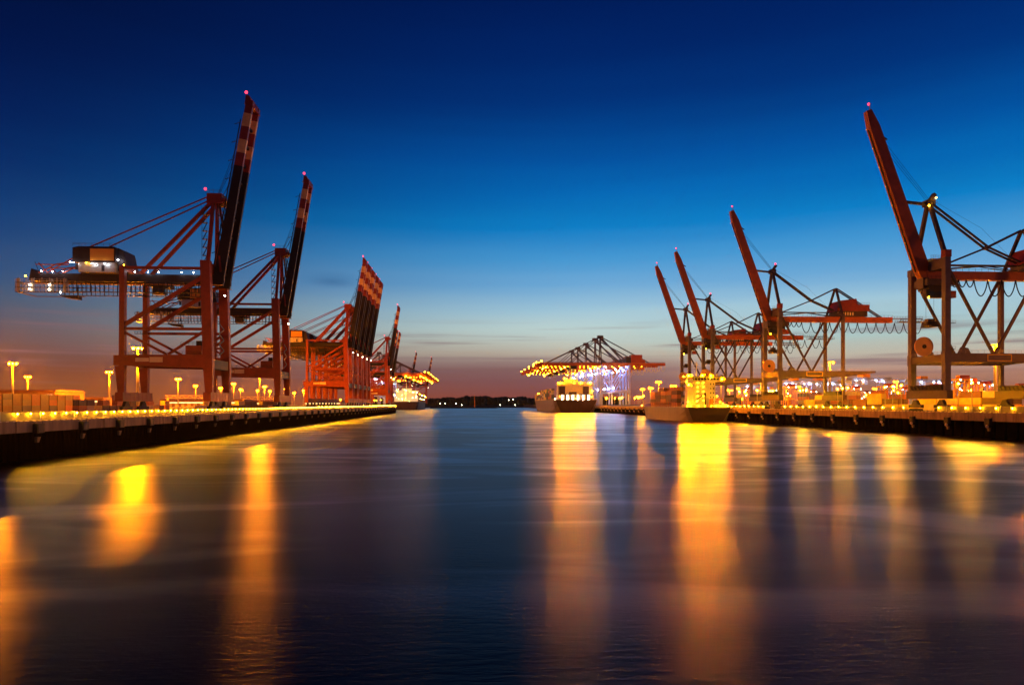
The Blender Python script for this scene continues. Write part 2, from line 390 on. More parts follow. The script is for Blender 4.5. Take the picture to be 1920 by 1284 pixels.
# ------------------------------------------------------------------ lamp masts
def mast(h, em, n=6, r=2.6, br=.42):
    t = thing('floodlight_mast', '', 'light mast')
    MB().tube([(0,0,0),(0,0,h*.5),(0,0,h)], [.85,.65,.42], polem, 10).build('pole', t)
    m = MB()
    for k in range(n):
        a = 2*math.pi*k/n; m.tube([(0,0,h),(r*math.cos(a), r*math.sin(a), h+.2)], .1, polem, 4)
    m.tube([(r*math.cos(2*math.pi*k/n), r*math.sin(2*math.pi*k/n), h+.3) for k in range(n+1)], .12, polem, 4).build('lamp_ring', t)
    for k in range(n):
        a = 2*math.pi*k/n
        lh = MB().box(r*math.cos(a)-.95, r*math.cos(a)+.95, r*math.sin(a)-.95, r*math.sin(a)+.95, h+.02, h+.2, dark).build('lamp_head', t)
        MB().ball((r*math.cos(a), r*math.sin(a), h-br), br, em).build('bulb', lh)
    return t
m35 = mast(35, e_mast); madded = mast(35, e_mast_added); mright = mast(35, e_mast_right); mfar = mast(35, e_mast_far, 4, 2.2, .5)
def spot(px, t):              # ground point seen at photo column px at depth t
    r = (px-960)/F; return (t*(math.sin(TH)+r*math.cos(TH)), t*(math.cos(TH)-r*math.sin(TH)))
ML = [(24,532,'tall floodlight mast at the far left edge beside a warehouse'),(52,793,'shorter looking mast just right of the leftmost mast'),
      (205,674,'floodlight mast standing left of the nearest left crane'),(258.5,385,'brightest floodlight mast seen between the legs of the nearest left crane'),
      (334,861,'mast under the portal of nearest left crane, left of centre'),(367,1190,'small distant mast under the nearest left crane portal'),
      (414,1350,'small mast seen between the waterside legs of nearest left crane'),(438,1064,'mast right beside the nearest left crane waterside leg'),
      (451,1500,'tiny mast just left of the second left crane'),(487,640,'tall mast rising behind the second left crane portal beam'),
      (496,1240,'mast just right of the tall one under second crane'),(506,1680,'tiny mast under the second left crane'),
      (535,1420,'mast at the waterside leg of the second left crane'),(552,2000,'tiny mast between second crane and the crane row'),
      (569,1600,'mast standing alone left of the row of cranes'),(483,1600,'tiny mast left of the tall one under second crane')]
ML += [(-30,386,'mast just outside the left edge whose light falls on the near quay'),(-690,140,'added unseen mast beyond the left edge, lighting the near cranes')]  # the second mast is added out of view to light the cranes
first = {}
def put_mast(px, t, lb, deck, s=1, proto=None):
    proto = proto or (madded if t < 382 else m35 if t < 1000 and px != 487 else mfar); x, y = spot(px, t)
    if proto.name not in first: first[proto.name] = 1; proto.location = (x,y,deck); tag(proto, lb, group='floodlight masts on the terminals'); o = proto
    else: o = dup(proto, (x,y,deck), label=lb, group='floodlight masts on the terminals')
    o.scale = (1,1,s); return o
for px, t, lb in ML: put_mast(px, t, lb, QL)
MR = [(1990,300,1,'added unseen mast just outside the right edge behind nearest right crane'),(2600,190,1,'added unseen mast beyond the right edge, lighting the nearest right crane'),(1866,330,.89,'bright mast lamp above the portal beam of the nearest right crane'),(1556,480,.915,'mast lamp behind the second right crane landside leg'),  # first two masts are added out of view to light the cranes
      (1427,600,.70,'mast lamp left of the second right crane legs'),(1682,640,.68,'mast with spread lamps left of nearest right crane'),
      (1352,620,.75,'mast lamp to the right of the small ship superstructure'),(1897,820,.4,'mast under the rear of the nearest right crane'),
      (1368,900,.6,'small mast between small ship and second right crane'),(1235,760,.78,'mast standing behind the deck containers of the small ship'),
      (1220,900,.68,'small mast between the lit big ship and the small ship'),(1262,700,.61,'mast lamp just left of the small ship white superstructure'),
      (1385,1100,.8,'far small mast between small ship and second right crane'),(1500,1000,.8,'far mast behind second right crane portal'),(1640,1200,.85,'far mast lamp between the two nearest right cranes'),
      (1205,1000,.7,'small far mast right of the big ship cranes')]
for px, t, s, lb in MR: put_mast(px, t, lb, QR, s, madded if px > 1900 else mright)

# ------------------------------------------------------------------ container cranes, left type (red, twin striped boom raised)
def bogie(parent, x, y, m=dark):
    b = MB().box(x-.55, x+.55, y-3.6, y+3.6, 1.3, 2.5, m); b.hexa([(x-.5,y-2,2.5),(x+.5,y-2,2.5),(x+.5,y+2,2.5),(x-.5,y+2,2.5),(x-.5,y-.8,4.3),(x+.5,y-.8,4.3),(x+.5,y+.8,4.3),(x-.5,y+.8,4.3)], m)
    o = b.build('bogie', parent)
    w = MB()
    for k in range(6): w.disc((x, y-3.1+k*1.24, .55), .55, .5, rubber, 12, 'x')
    w.build('wheel_set', o)
def lamp_part(parent, p, em, r=.3, name='lamp'):
    return MB().ball(p, r, em).build(name, parent)
def crane_a(label):
    t = thing('container_crane', label, 'crane')
    for s in (-1, 1):
        y = s*8.5
        # legs
        MB().hexa([(-1.0,y-.8,4.3),(1.0,y-.8,4.3),(1.0,y+.8,4.3),(-1.0,y+.8,4.3),(-1.9,y-1.1,16),(1.3,y-1.1,16),(1.3,y+1.1,16),(-1.9,y+1.1,16)], red)\
            .hexa([(-1.9,y-1.1,16),(1.3,y-1.1,16),(1.3,y+1.1,16),(-1.9,y+1.1,16),(-2.9,y-1.2,53),(.3,y-1.2,53),(.3,y+1.2,53),(-2.9,y+1.2,53)], red).build('leg', t)
        MB().hexa([(-30.2,y-.8,4.3),(-28.4,y-.8,4.3),(-28.4,y+.8,4.3),(-30.2,y+.8,4.3),(-31.4,y-.95,16.4),(-28.2,y-.95,16.4),(-28.2,y+.95,16.4),(-31.4,y+.95,16.4)], red)\
            .hexa([(-30.1,y-.9,16.4),(-28.3,y-.9,16.4),(-28.3,y+.9,16.4),(-30.1,y+.9,16.4),(-29.9,y-.9,50.6),(-28.2,y-.9,50.6),(-28.2,y+.9,50.6),(-29.9,y+.9,50.6)], red).build('leg', t)
        pb = MB().hexa([(-31.8,y-.99,16.6),(-1.6,y-1.0,15.9),(-1.6,y+1.0,15.9),(-31.8,y+.99,16.6),(-31.8,y-.99,20.1),(-1.9,y-1.0,20.4),(-1.9,y+1.0,20.4),(-31.8,y+.99,20.1)], red)
        pb.box(-29, -3, y+.1, y+.9, 20.3, 20.4, dark).rail((-29,y-.7,20.35),(-3,y-.7,20.45),1.1,dark,2)
        pbo = pb.build('portal_beam', t)
        if s == -1:
            MB().box(-24.5,-20.0,y-1.05,y-.99,17.9,19.2,cream_sign).box(-19.8,-15.4,y-1.06,y-.99,17.7,19.5,cream_sign).build('sign_panel', pbo)
        for a, b, w in (((-29.6,y,30),(-2.4,y,47.2),1.25), ((-29.9,y,29.3),(-1.9,y,29.3),.95), ((-29.6,y,28.6),(-14.5,y,20.5),.85),
                        ((-1.8,y,28.6),(-14.0,y,20.5),.85), ((-30,y,50.3),(-2,y,50.3),.95)):
            MB().beam(a, b, w*.8, w, red).build('brace', t)
        bogie(t, 0, s*6.2); bogie(t, -29.2, s*6.2)
        # twin girders
        g = MB().box(-60, 3.2, s*3.4-.5, s*3.4+.5, 46.2, 48.9, dark).box(-62, 3, s*4.6, s*4.6+.8, 45.2, 45.35, orange_sign)
        for x in range(-58, 2, 4): g.box(x, x+.12, s*3.4-.56, s*3.4+.56, 46.2, 48.9, dark)
        g.build('girder', t)
        # hanging walkway with posts
        w = MB().box(-56, -1, s*4.6-.45, s*4.6+.45, 42.3, 42.5, dark)
        for k in range(36):
            x = -55.5+k*1.53; w.beam((x, s*4.6-.4, 42.3), (x, s*4.6-.4, 46), .16, .16 if k % 3 else .3, dark)
        w.beam((-56,s*4.6-.4,43.6),(-1,s*4.6-.4,43.6),.1,.1,dark); w.build('walkway', t)
        # boom (half of the pair)
        A = Vector((.9, s*3.4, 45.5)); B = Vector((12.2, s*3.4, 111.0)); L = B-A
        cuts = [0, .645, .716, .787, .858, .929, 1.0]; ms = [dark, stripe_red, cream, stripe_red, cream, stripe_red]
        bm_ = MB()
        for i in range(6):
            wa = 3.7-1.2*cuts[i]; wb = 3.7-1.2*cuts[i+1]
            bm_.beam(A+L*cuts[i], A+L*cuts[i+1], 1.3, wa, ms[i], 1.3, wb)
        bm_.rail(A+Vector((-2.1,0,2)), A+L*.93+Vector((-1.6,0,0)), .01, red, 3)
        bo = bm_.build('boom', t)
        q = MB()
        for k in range(9):
            c = A+L*(.08+.1*k)+Vector((-2.4,0,0)); q.beam(c, c+Vector((-1.7,0,-.5)), .2, .2, dark)
        q.beam(A+L*.05+Vector((-2.6,0,0)), A+L*.9+Vector((-2.2,0,0)), .3, .3, dark); q.build('hook_rail', bo)
        MB().beam((-1, s*2.0, 76), (-25.5, s*3.4, 49.2), .9, 1.15, red).build('backstay', t)
        MB().beam((-2.5, s*1.6, 77.5), (-43.5, s*3.4, 58), .3, .42, red).build('backstay', t)
        MB().beam((-2.2, s*4.2, 52.5), (-1.1, s*1.9, 76), 1.0, 1.15, red).build('apex_post', t)
        MB().beam((2.2, s*4.2, 50), (-.3, s*1.9, 76), .7, .6, red).build('apex_post', t)
        r = MB()
        for k in range(3): r.tube([(.5, s*(1.2+k*.5), 78), tuple(A+L*(.66+.06*k)+Vector((-1.5,0,0)))], .07, dark, 4)
        for k in range(4): r.tube([(.2+.5*k, s*1.4, 76), (1.5+.6*k, s*2.4, 50)], .1, dark, 4)
        r.build('hoist_rope', t)
    # crossbeams
    MB().box(-1.5, .9, -7.4, 7.4, 15.6, 18.9, dark).build('cross_beam', t)
    MB().box(-2.3, -.2, -7.3, 7.3, 49.4, 52.6, red).build('cross_beam', t)
    MB().box(-29.6, -28.5, -7.6, 7.6, 49.2, 51.2, red).build('cross_beam', t)
    MB().box(-30, -28.5, -7.6, 7.6, 16.8, 19.6, red).build('cross_beam', t)
    for x, mm in ((-29.2, ltgrey), (0, ltgrey)):
        q = MB().box(x-1.3, x+1.3, -11, 11, 4.31, 7.4, stripe_red)
        for k in range(-9, 10, 3): q.box(x-1.35, x+1.35, k, k+.3, 4.4, 7.3, red)
        q.build('sill_beam', t)
    MB().box(-60, -58, -4, 4, 46.4, 48.6, dark).box(0, 1, -4, 4, 46.3, 48.5, dark).box(-47,-46,-3,3,46.4,48.5,dark).build('girder_tie', t)
    # boom cross ties and tip frame
    A = Vector((.9, 0, 45.5)); L = Vector((11.3, 0, 65.5)); q = MB()
    for k in range(1, 10): c = A+L*(.1*k-.03); q.beam(c-Vector((0,2.9,0)), c+Vector((0,2.9,0)), .6, .9, dark)
    q.build('boom_tie', t)
    MB().hexa([(10.4,-4.2,109.5),(13.4,-4.2,108.6),(13.4,4.2,108.6),(10.4,4.2,109.5),(10.8,-4.0,113),(12.0,-4.0,112.6),(13.0,4.2,111.4),(11.4,4.2,112)], stripe_red).build('boom_tip_frame', t)
    MB().box(-3.2, 2.0, -2.8, 2.8, 74.6, 78.2, red).rail((-3.6,-2.9,78.2),(2.2,-2.9,78.2),1.1,dark).box(2, 3.4, -2.6, 2.6, 75.2, 76.4, red).build('apex_platform', t)
    # zigzag ladder beside the apex posts
    q = MB(); z = 53
    while z < 73:
        q.box(-4.6,-2.8,-3.4,-2.0,z,z+.12,dark).rail((-4.6,-3.4,z),(-2.8,-3.4,z),1.1,dark,.9); q.beam((-4.4,-2.9,z),(-3.0,-2.9,z+2.9),.5,.12,dark)
        q.beam((-4.6,-3.3,z),(-4.6,-3.3,z+2.9),.1,.1,dark); z += 2.9
    q.build('stair_tower', t)
    # machinery house
    h = MB().box(-47.5, -33, -5.5, 5.5, 52.6, 57.6, dark).box(-45.8, -33.4, -5.0, 5.0, 49.2, 52.6, ltgrey)
    h.hexa([(-47.5,-5.5,57.6),(-33,-5.5,57.6),(-33,5.5,57.6),(-47.5,5.5,57.6),(-46,-4.5,58.3),(-34,-4.5,58.3),(-34,4.5,58.3),(-46,4.5,58.3)], dark)
    h.hexa([(-33,-4,50),(-29.5,-4,50),(-29.5,4,50),(-33,4,50),(-33,-4,58),(-31,-4,57),(-31,4,57),(-33,4,58)], dark)
    h.rail((-47.4,-5.4,58.2),(-33,-5.4,58.2),1,dark,2)
    ho = h.build('machinery_house', t)
    MB().box(-41.6,-33.6,-5.58,-5.5,53.2,57.3,orange_sign).build('sign_panel', ho)
    MB().box(-46.8,-45.9,-5.06,-5.0,50,52,dark).box(-38,-37,-5.06,-5,49.6,51.6,dark).build('door', ho)
    # rear end: handrails, braces, service cage
    for s in (-1, 1):
        q = MB()
        for a, b in (((-60,52.6),(-57,49)),((-60,49),(-54,52.2)),((-54,52.2),(-47.8,53)),((-61,52),(-50,52)),((-57,49.2),(-47.8,54.8)),((-52,49),(-47.8,51))):
            q.beam((a[0], s*3.4, a[1]), (b[0], s*3.4, b[1]), .28, .32, red)
        q.build('rear_frame', t)
    q = MB()
    for z in (45.3, 43.6, 42.0):
        q.box(-66.5, -49 if z > 42.5 else -48, -5.6, -4.4, z, z+.14, dark); q.box(-66.5, -65.4, -5.6, 5.6, z+.002, z+.13, dark); q.box(-66.5,-49,4.4,5.6,z,z+.14,dark)
        q.rail((-66.5,-5.6,z),(-49,-5.6,z),1.2,ltgrey,1.1)
    for k in range(15): q.beam((-66.4+k*1.25,-5.5,42),(-66.4+k*1.25,-5.5,47 if k % 2 else 45.3),.16,.16,ltgrey)
    for k in (0, 4, 9, 13): q.box(-66.2+k*1.2,-65.4+k*1.2,-5.4,-4.6,42.1,46.8,ltgrey)
    q.hexa([(-50,-5.6,40.2),(-45.6,-5.6,39.6),(-45.6,-3,39.6),(-50,-3,40.2),(-52,-5.6,41.2),(-45.6,-5.6,40.8),(-45.6,-3,40.8),(-52,-3,41.2)], dark)
    q.beam((-46,-5,40.6),(-46,-5,43.6),.2,.2,dark)
    q.build('service_cage', t)
    MB().tube([(-60,-3,49),(-61.5,-3,53)],.1,dark,4).hexa([(-63,-4,46.4),(-60,-4,46.2),(-60,4,46.2),(-63,4,46.4),(-62.4,-3.6,50.6),(-60,-3.6,48.9),(-60,3.6,48.9),(-62.4,3.6,50.6)],dark).build('rear_winch', t)
    # trolley and cab under girder
    tr = MB().box(-23, -17, -4, 4, 44.8, 46.1, dark).box(-22, -18, -2.4, .6, 42.2, 44.8, dark).build('trolley', t)
    MB().box(-17.9,-17.84,-2.1,.3,42.6,44.3,glass).box(-21.6,-18.4,-2.47,-2.4,42.9,44.2,glass).build('cab_window', tr)
    # electrical house on the portal
    MB().box(-8,-2.6,-9,-6.5,20.5,23.6,stripe_red).box(-10,-3,-6,-2,20.5,20.7,dark).rail((-9.5,-9.1,23.6),(-2.7,-9.1,23.6),1.1,dark,1.2).box(-4.5,-2.7,-8.7,-7,23.6,25.2,dark).build('switch_house', t)
    q = MB(); z = 20.6
    for k in range(6): q.beam((1.2,-3+(k%2)*5,z),(1.2,2-(k%2)*5,z+1.9),.5,.12,dark); z += 1.9
    q.build('stair_flight', t)
    q = MB(); 
    for z in range(22, 50, 7): q.box(-32.6,-28.4,7.2,7.5,z,z+.15,dark).rail((-32.6,7.2,z),(-28.4,7.2,z),1,dark,1)
    q.build('leg_platform', t)
    lamp_part(t, (10.8,-3.4,114.0), e_red, .55, 'beacon'); lamp_part(t, (-3.6,-2.8,79.6), e_red, .5, 'beacon')
    lamp_part(t, (3.6,-4.2,41.6), e_smallw, .26, 'lamp')
    return t
LA = ['red container crane nearest on the left quay, white lights on its rear', 'second red container crane on left quay, boom raised',
      'front crane of the tight row of raised booms','second crane in the tight row of raised booms','third crane in the tight row of raised booms','fourth crane in the tight row of raised booms','fifth and last crane in the tight row of raised booms',
      'lone red crane standing beyond the tight crane row','farther crane with raised boom lit orange behind the lone crane','second of the farther cranes with orange lit raised booms',
      'far left crane with raised boom above the lit ship','last far left crane with raised boom over the ship bow']
YA = [251.5, 337, 521, 544, 567, 592, 616, 770, 1010, 1050, 1460, 1620]
a0 = crane_a(LA[0]); a0.location = (-89.5, YA[0], QL); a0['group'] = 'red cranes with raised booms'
for i in range(1, 12):
    x = -89.5 if i < 10 - 2 else X2-3.5
    if i in (8, 9): x = -112
    if i in (10,): x = -122
    if i == 11: x = -98
    if i in (8, 9): x = -116
    o = dup(a0, (x, YA[i], QL), label=LA[i], group='red cranes with raised booms')
# white floodlights of the nearest crane
for p, e, r in [((-66,-5.2,44.7),e_smallw,.3),((-61.5,-5.9,44.5),e_smallw,.42),((-61.5,-5.9,42.9),e_smallw,.42),((-55,-5.9,44.5),e_smallw,.42),((-55,-5.9,42.9),e_smallw,.42),
             ((-51.3,-5.9,41.9),e_smallw,.45),((-64,-4,47.9),e_small,.45),((-58.5,-4.5,49.4),e_white,.28),((-54.8,-4.5,49.4),e_white,.28),((-51.2,-4.5,49.4),e_white,.28),
             ((-47.9,-6.0,52.4),e_smallw,.38),((-46.6,-6.4,52.3),e_white,.2),((-42.6,-6,52.3),e_small,.34),((-40.6,-6.2,52.0),e_white,.26),((-36.4,-6.2,52.0),e_white,.26),
             ((-32.4,-5.2,53.6),e_white,.3),((-30.5,-5,51.8),e_small,.3),((-27,-4.6,49.5),e_white,.2),((-22.5,-4.6,49.5),e_white,.26),((-19,-4.6,49.5),e_white,.26),((-11,-4.6,49.5),e_white,.26),((-7,-4.6,49.5),e_white,.26)]:
    lamp_part(a0, p, e, r*.62, 'floodlight')

# ------------------------------------------------------------------ right type: grey legs, single red box boom raised, tie truss, festoon
def crane_b(label):
    t = thing('container_crane', label, 'crane')
    for s in (-1, 1):
        y = s*9.2; top = 56.6 if s > 0 else 53.0
        MB().box(-1.0,1.0,y-1.0,y+1.0,4.6,top-2.5,grey).box(-1.15,1.15,y-1.15,y+1.15,top-2.5,top,grey if s < 0 else house_red).box(-1.03,1.2,y-1.06,y+1.06,17,21,grey).build('leg', t)
        MB().box(-35.8,-34.4,y-.8,y+.8,4.6,51,grey).build('leg', t)
        pb = MB().box(-36.2,-.99,y-.9,y+.9,17.3,20.5,grey)
        pb.hexa([(-53,y-.9,19.6),(-36.2,y-.9,17.3),(-36.2,y+.9,17.3),(-53,y+.9,19.6),(-53,y-.9,20.5),(-36.2,y-.9,20.5),(-36.2,y+.9,20.5),(-53,y+.9,20.5)], grey)
        pb.rail((-52,y+.8,20.5),(-2,y+.8,20.5),1.1,ltgrey,2.2,.06); pb.hexa([(-3,y-.8,20.5),(-1,y-.8,20.5),(-1,y+.8,20.5),(-3,y+.8,20.5),(-1.6,y-.8,20.6),(-1,y-.8,22.5),(-1,y+.8,22.5),(-1.6,y+.8,20.6)],grey)
        pb.hexa([(-8.5,y-.7,20.5),(-4.5,y-.7,20.5),(-4.5,y+.7,20.5),(-8.5,y+.7,20.5),(-7.6,y-.7,22.3),(-5.6,y-.7,22.7),(-5.6,y+.7,22.7),(-7.6,y+.7,22.3)],grey)
        po = pb.build('portal_beam', t)
        if s > 0:
            q = MB(); a, b, c, d = -23.4, -14.4, 17.75, 20.2; yy = y+.95
            q.box(a,b,yy-.06,yy,c,c+.3,yellow).box(a,b,yy-.06,yy,d-.3,d,yellow).box(a,a+.3,yy-.06,yy,c+.3,d-.3,yellow).box(b-.3,b,yy-.06,yy,c+.3,d-.3,yellow).build('sign_frame', po)
        for a, b in (((-.9,y,50),(-17.2,y,20.5)),((-34.6,y,50),(-18,y,20.5))): MB().beam(a, b, .8, .9, plum).build('brace', t)
        bogie(t, 0, s*7); bogie(t, -35.1, s*7)
        MB().beam((-.6,s*8.4,54),(0,s*.7,75),1.15,1.25,plum).build('apex_leg', t)
        MB().beam((-35.1,s*8.6,51),(-36,s*.6,66.4),.95,1.0,plum).build('apex_leg', t)
        # tie truss
        yy = s*1.0
        for a, b, w in (((.5,76),(-22,59.8),.62),((-22,59.8),(-40,52),.6),((-36,66.6),(-22,59.8),.55),((-22,59.8),(-4,52.6),.5),((-36.3,66.4),(-62,50.6),.55),((-2,53.2),(-34,53.2),.35),((-3,51.6),(-20,53),.28),((-20,53),(-33,51.2),.28)):
            MB().beam((a[0],yy,a[1]),(b[0],yy,b[1]),w,w,plum).build('tie_bar', t)
    MB().box(-1,1,-8.2,8.2,50.5,54.2,grey).build('cross_beam', t)
    MB().box(-1,1,-8.2,8.2,17.6,20.2,plum).rail((1,-8,20.2),(1,8,20.2),1.1,ltgrey,2,.06).build('cross_beam', t)
    MB().box(-35.8,-34.6,-8.4,8.4,17.6,20.2,grey).build('cross_beam', t)
    MB().box(-35.8,-34.6,-8.4,8.4,51.02,52.6,plum).build('cross_beam', t)
    for x in (0, -35.1):
        q = MB().box(x-1.1,x+1.1,-11,11,4.6,7.6,plum).box(x-1.25,x+1.25,-9,9,7.6,9.6,dark)
        for k in range(-8, 9, 2): q.beam((x+1.3,k,9.4),(x+1.3,k+.9,7.8),.12,.3,dark)
        q.build('sill_beam', t)
    MB().box(-22.4,-21.6,-1.3,1.3,59.2,60.4,plum).build('tie_node', t)
    # cable reel
    q = MB().disc((1.8,0,23.6),3.5,.5,cream if False else orange_reel,32).disc((1.8,0,23.6),.75,.9,dark,16).beam((1.8,-.7,20.2),(1.8,-.7,23.6),.6,1.0,plum); q.build('cable_reel', t)
    # girder, tail platform
    q = MB().box(-68,1.5,-1.5,1.5,47.8,50.8,boomred)
    for x in range(-66, 0, 5): q.box(x,x+.14,-1.56,1.56,47.75,50.85,boomred)
    q.rail((-68,1.5,50.8),(-2,1.5,50.8),1.1,plum,2.4,.07); q.build('girder', t)
    q = MB().box(-86,-68,-.6,.6,50.0,50.4,tail_m).box(-90,-72,-2.6,-2.3,48.2,48.4,tail_m).box(-90,-72,2.3,2.6,48.2,48.4,tail_m).box(-90,-72,-2.3,2.3,48.25,48.35,tail_m)
    q.rail((-90,2.5,48.4),(-72,2.5,48.4),1.3,tail_m,1.4,.1).rail((-90,-2.5,48.4),(-72,-2.5,48.4),1.3,tail_m,1.4,.1).rail((-86,.5,50.4),(-68,.5,50.4),1.1,tail_m,1.6,.08)
    for x in (-74,-80,-86): q.beam((x,0,50),(x,2.3,48.4),.15,.15,tail_m).beam((x,0,50),(x,-2.3,48.4),.15,.15,tail_m)
    q.build('tail_platform', t)
    # boom
    A = Vector((1.6,0,48.6)); B = Vector((23,0,108.5)); q = MB()
    q.beam(A, A+(B-A)*.06, 2.6, 3.6, boomred, 2.8, 4.6).beam(A+(B-A)*.06, A+(B-A)*.9, 2.8, 4.6, boomred, 2.6, 3.7).beam(A+(B-A)*.9, B, 2.6, 3.7, boomred, 2.2, 1.9)
    L = (B-A).normalized(); nrm = Vector((L.z,0,-L.x))
    bo = q.build('boom', t)
    q = MB(); q.beam(A+nrm*2.5+L*3, A+L*57+nrm*2.1, .35, .3, dark); q.build('boom_rail', bo)
    q = MB()
    q.beam(B-L*9-nrm*1.2, B-L*12-nrm*3.4,.4,.5,dark); q.tube([tuple(B-nrm*.9),tuple(B-nrm*.9+Vector((0,0,2.6)))],.2,ltgrey,5); q.build('tip_hook', bo)
    for k in range(8): MB().ball(tuple(A+L*(7+7.2*k)+nrm*2.75), .2, e_smdim).build('boom_lamp', bo)
    MB().beam((.6,0,75.2),tuple(A+(B-A)*.445-nrm*2.1),1.0,.9,plum).build('boom_strut', t)
    r = MB()
    for k in range(3): r.tube([(.6,-.8+.8*k,77),tuple(A+(B-A)*(.76+.02*k)-nrm*2+Vector((0,-.6+.6*k,0)))],.07,dark,4)
    r.tube([(-1,0,77),(-20,0,67),(-36,0,52)],.04,dark,4); r.build('hoist_rope', t)
    MB().box(-1.6,1.4,-1.6,1.6,74.4,76.6,plum).beam((-.5,0,76.6),(-2.2,0,79),1.6,1.2,plum).rail((-2.4,1.7,74.5),(1.4,1.7,74.5),1.1,ltgrey,1).build('apex_head', t)
    # machinery house
    h = MB().hexa([(-46.5,-5,53.6),(-34,-5,53.6),(-34,5,53.6),(-46.5,5,53.6),(-45.2,-5,60.4),(-36,-5,59.2),(-36,5,59.2),(-45.2,5,60.4)], house_red)
    h.box(-53,-46.5,-4.4,4.4,53.7,57.2,house_red).box(-52,-34.5,-4,4,50.8,53.7,plum).rail((-53,4.5,57.2),(-46.6,4.5,57.2),1.1,ltgrey,1.6)
    ho = h.build('machinery_house', t); q = MB()
    for k in range(7): q.box(-44+k*1.4,-43.3+k*1.4,4.02,4.1,51.3,53,cream_sign)
    q.build('vent', ho)
    # trolley, cab, headblock
    tr = MB().box(-8,3,-3.6,3.6,45.4,47.6,plum).box(-6,2,-3,3,43.9,45.4,dark).rail((-8,3.7,47.6),(3,3.7,47.6),1.1,dark,1.5).rail((-5,3.1,42.7),(4,3.1,42.7),1.1,ltgrey,1).build('trolley', t)
    cb = MB().box(-3.5,3.2,1.2,3.4,40.9,43.9,dark).box(-8,-4.4,1.2,3.4,40.9,43.4,house_red).build('cab', tr)
    MB().box(-3,2.7,3.4,3.46,41.6,43.1,glass).build('cab_window', cb)
    lamp_part(tr,(2.6,3.7,40.9),e_small,.28,'lamp')
    q = MB()
    for x in (-2,1): q.tube([(x,0,44),(x,0,33.5)],.05,dark,4)
    q.build('spreader_rope', tr); MB().box(-2.6,1.6,-1.6,1.6,31.2,32.6,dark).box(-1.6,.8,-1,1,32.6,33.6,plum).box(-2,1,-3,3,30.6,31.2,dark).build('headblock', t)
    # festoon cable
    q = MB(); x = -4.0
    for k in range(17):
        w = 2.9 if k < 4 else 5.3; d = 2.6 if k < 4 else 5.8; pts = []
        for j in range(13):
            u = j/12; pts.append((x-w*u, 2.1, 47.6-d*(1-(2*u-1)**2)**.8))
        q.tube(pts, .21, rubber, 5); x -= w
        if x < -84: break
    q.build('festoon_cable', t)
    # boom hinge machinery and platforms
    q = MB().box(-5,1.2,-2.6,2.6,51,53,plum).rail((-5,2.7,53),(1,2.7,53),1.1,ltgrey,1).box(-3.8,.8,-2.4,2.4,55,55.15,ltgrey).rail((-3.8,2.4,55.1),(.8,2.4,55.1),1.2,ltgrey,.9)
    for k in range(4): q.beam((-3.5+k*1.3,2.3,53),(-3.1+k*1.3,2.3,55),.1,.1,ltgrey)
    q.box(1.2,3.4,-2,2,44.5,48.3,plum).build('hinge_platform', t)
    q = MB(); z = 22
    while z < 50: q.box(-3.2,-1.1,8.6,9.6,z,z+.12,dark).rail((-3.2,9.6,z),(-1.1,9.6,z),1,ltgrey,1,.06); z += 9
    q.build('leg_platform', t)
    lamp_part(t,(22.6,0,111),e_red,.45,'beacon')
    return t
orange_reel = paint('orange_reel_paint', (.85,.45,.11), .5, .1)
e_smdim = glow('dim_boom_bulb', (1,.35,.02), 1.2)
LB = ['grey legged crane nearest on the right quay with round orange cable reel','second right crane, red single boom raised','right crane with raised boom behind the small ship, taller looking of two','leftmost right crane with raised boom behind the small ship']
YB = [238, 366, 467, 516]
b0 = crane_b(LB[0]); b0.location = (167, YB[0], QR); b0.rotation_euler = (0,0,math.pi); b0['group'] = 'grey legged cranes with single red booms'
for i in range(1, 4):
    o = dup(b0, (167, YB[i], QR), math.pi, LB[i], 'grey legged cranes with single red booms')
    lamp_part(o, (-1.8,0,79.8), e_red, .5, 'beacon')
lamp_part(b0, (1.2,2.0,74.2), e_small, .3, 'lamp'); lamp_part(b0, (-1.4,2.0,77), e_small, .22, 'lamp')

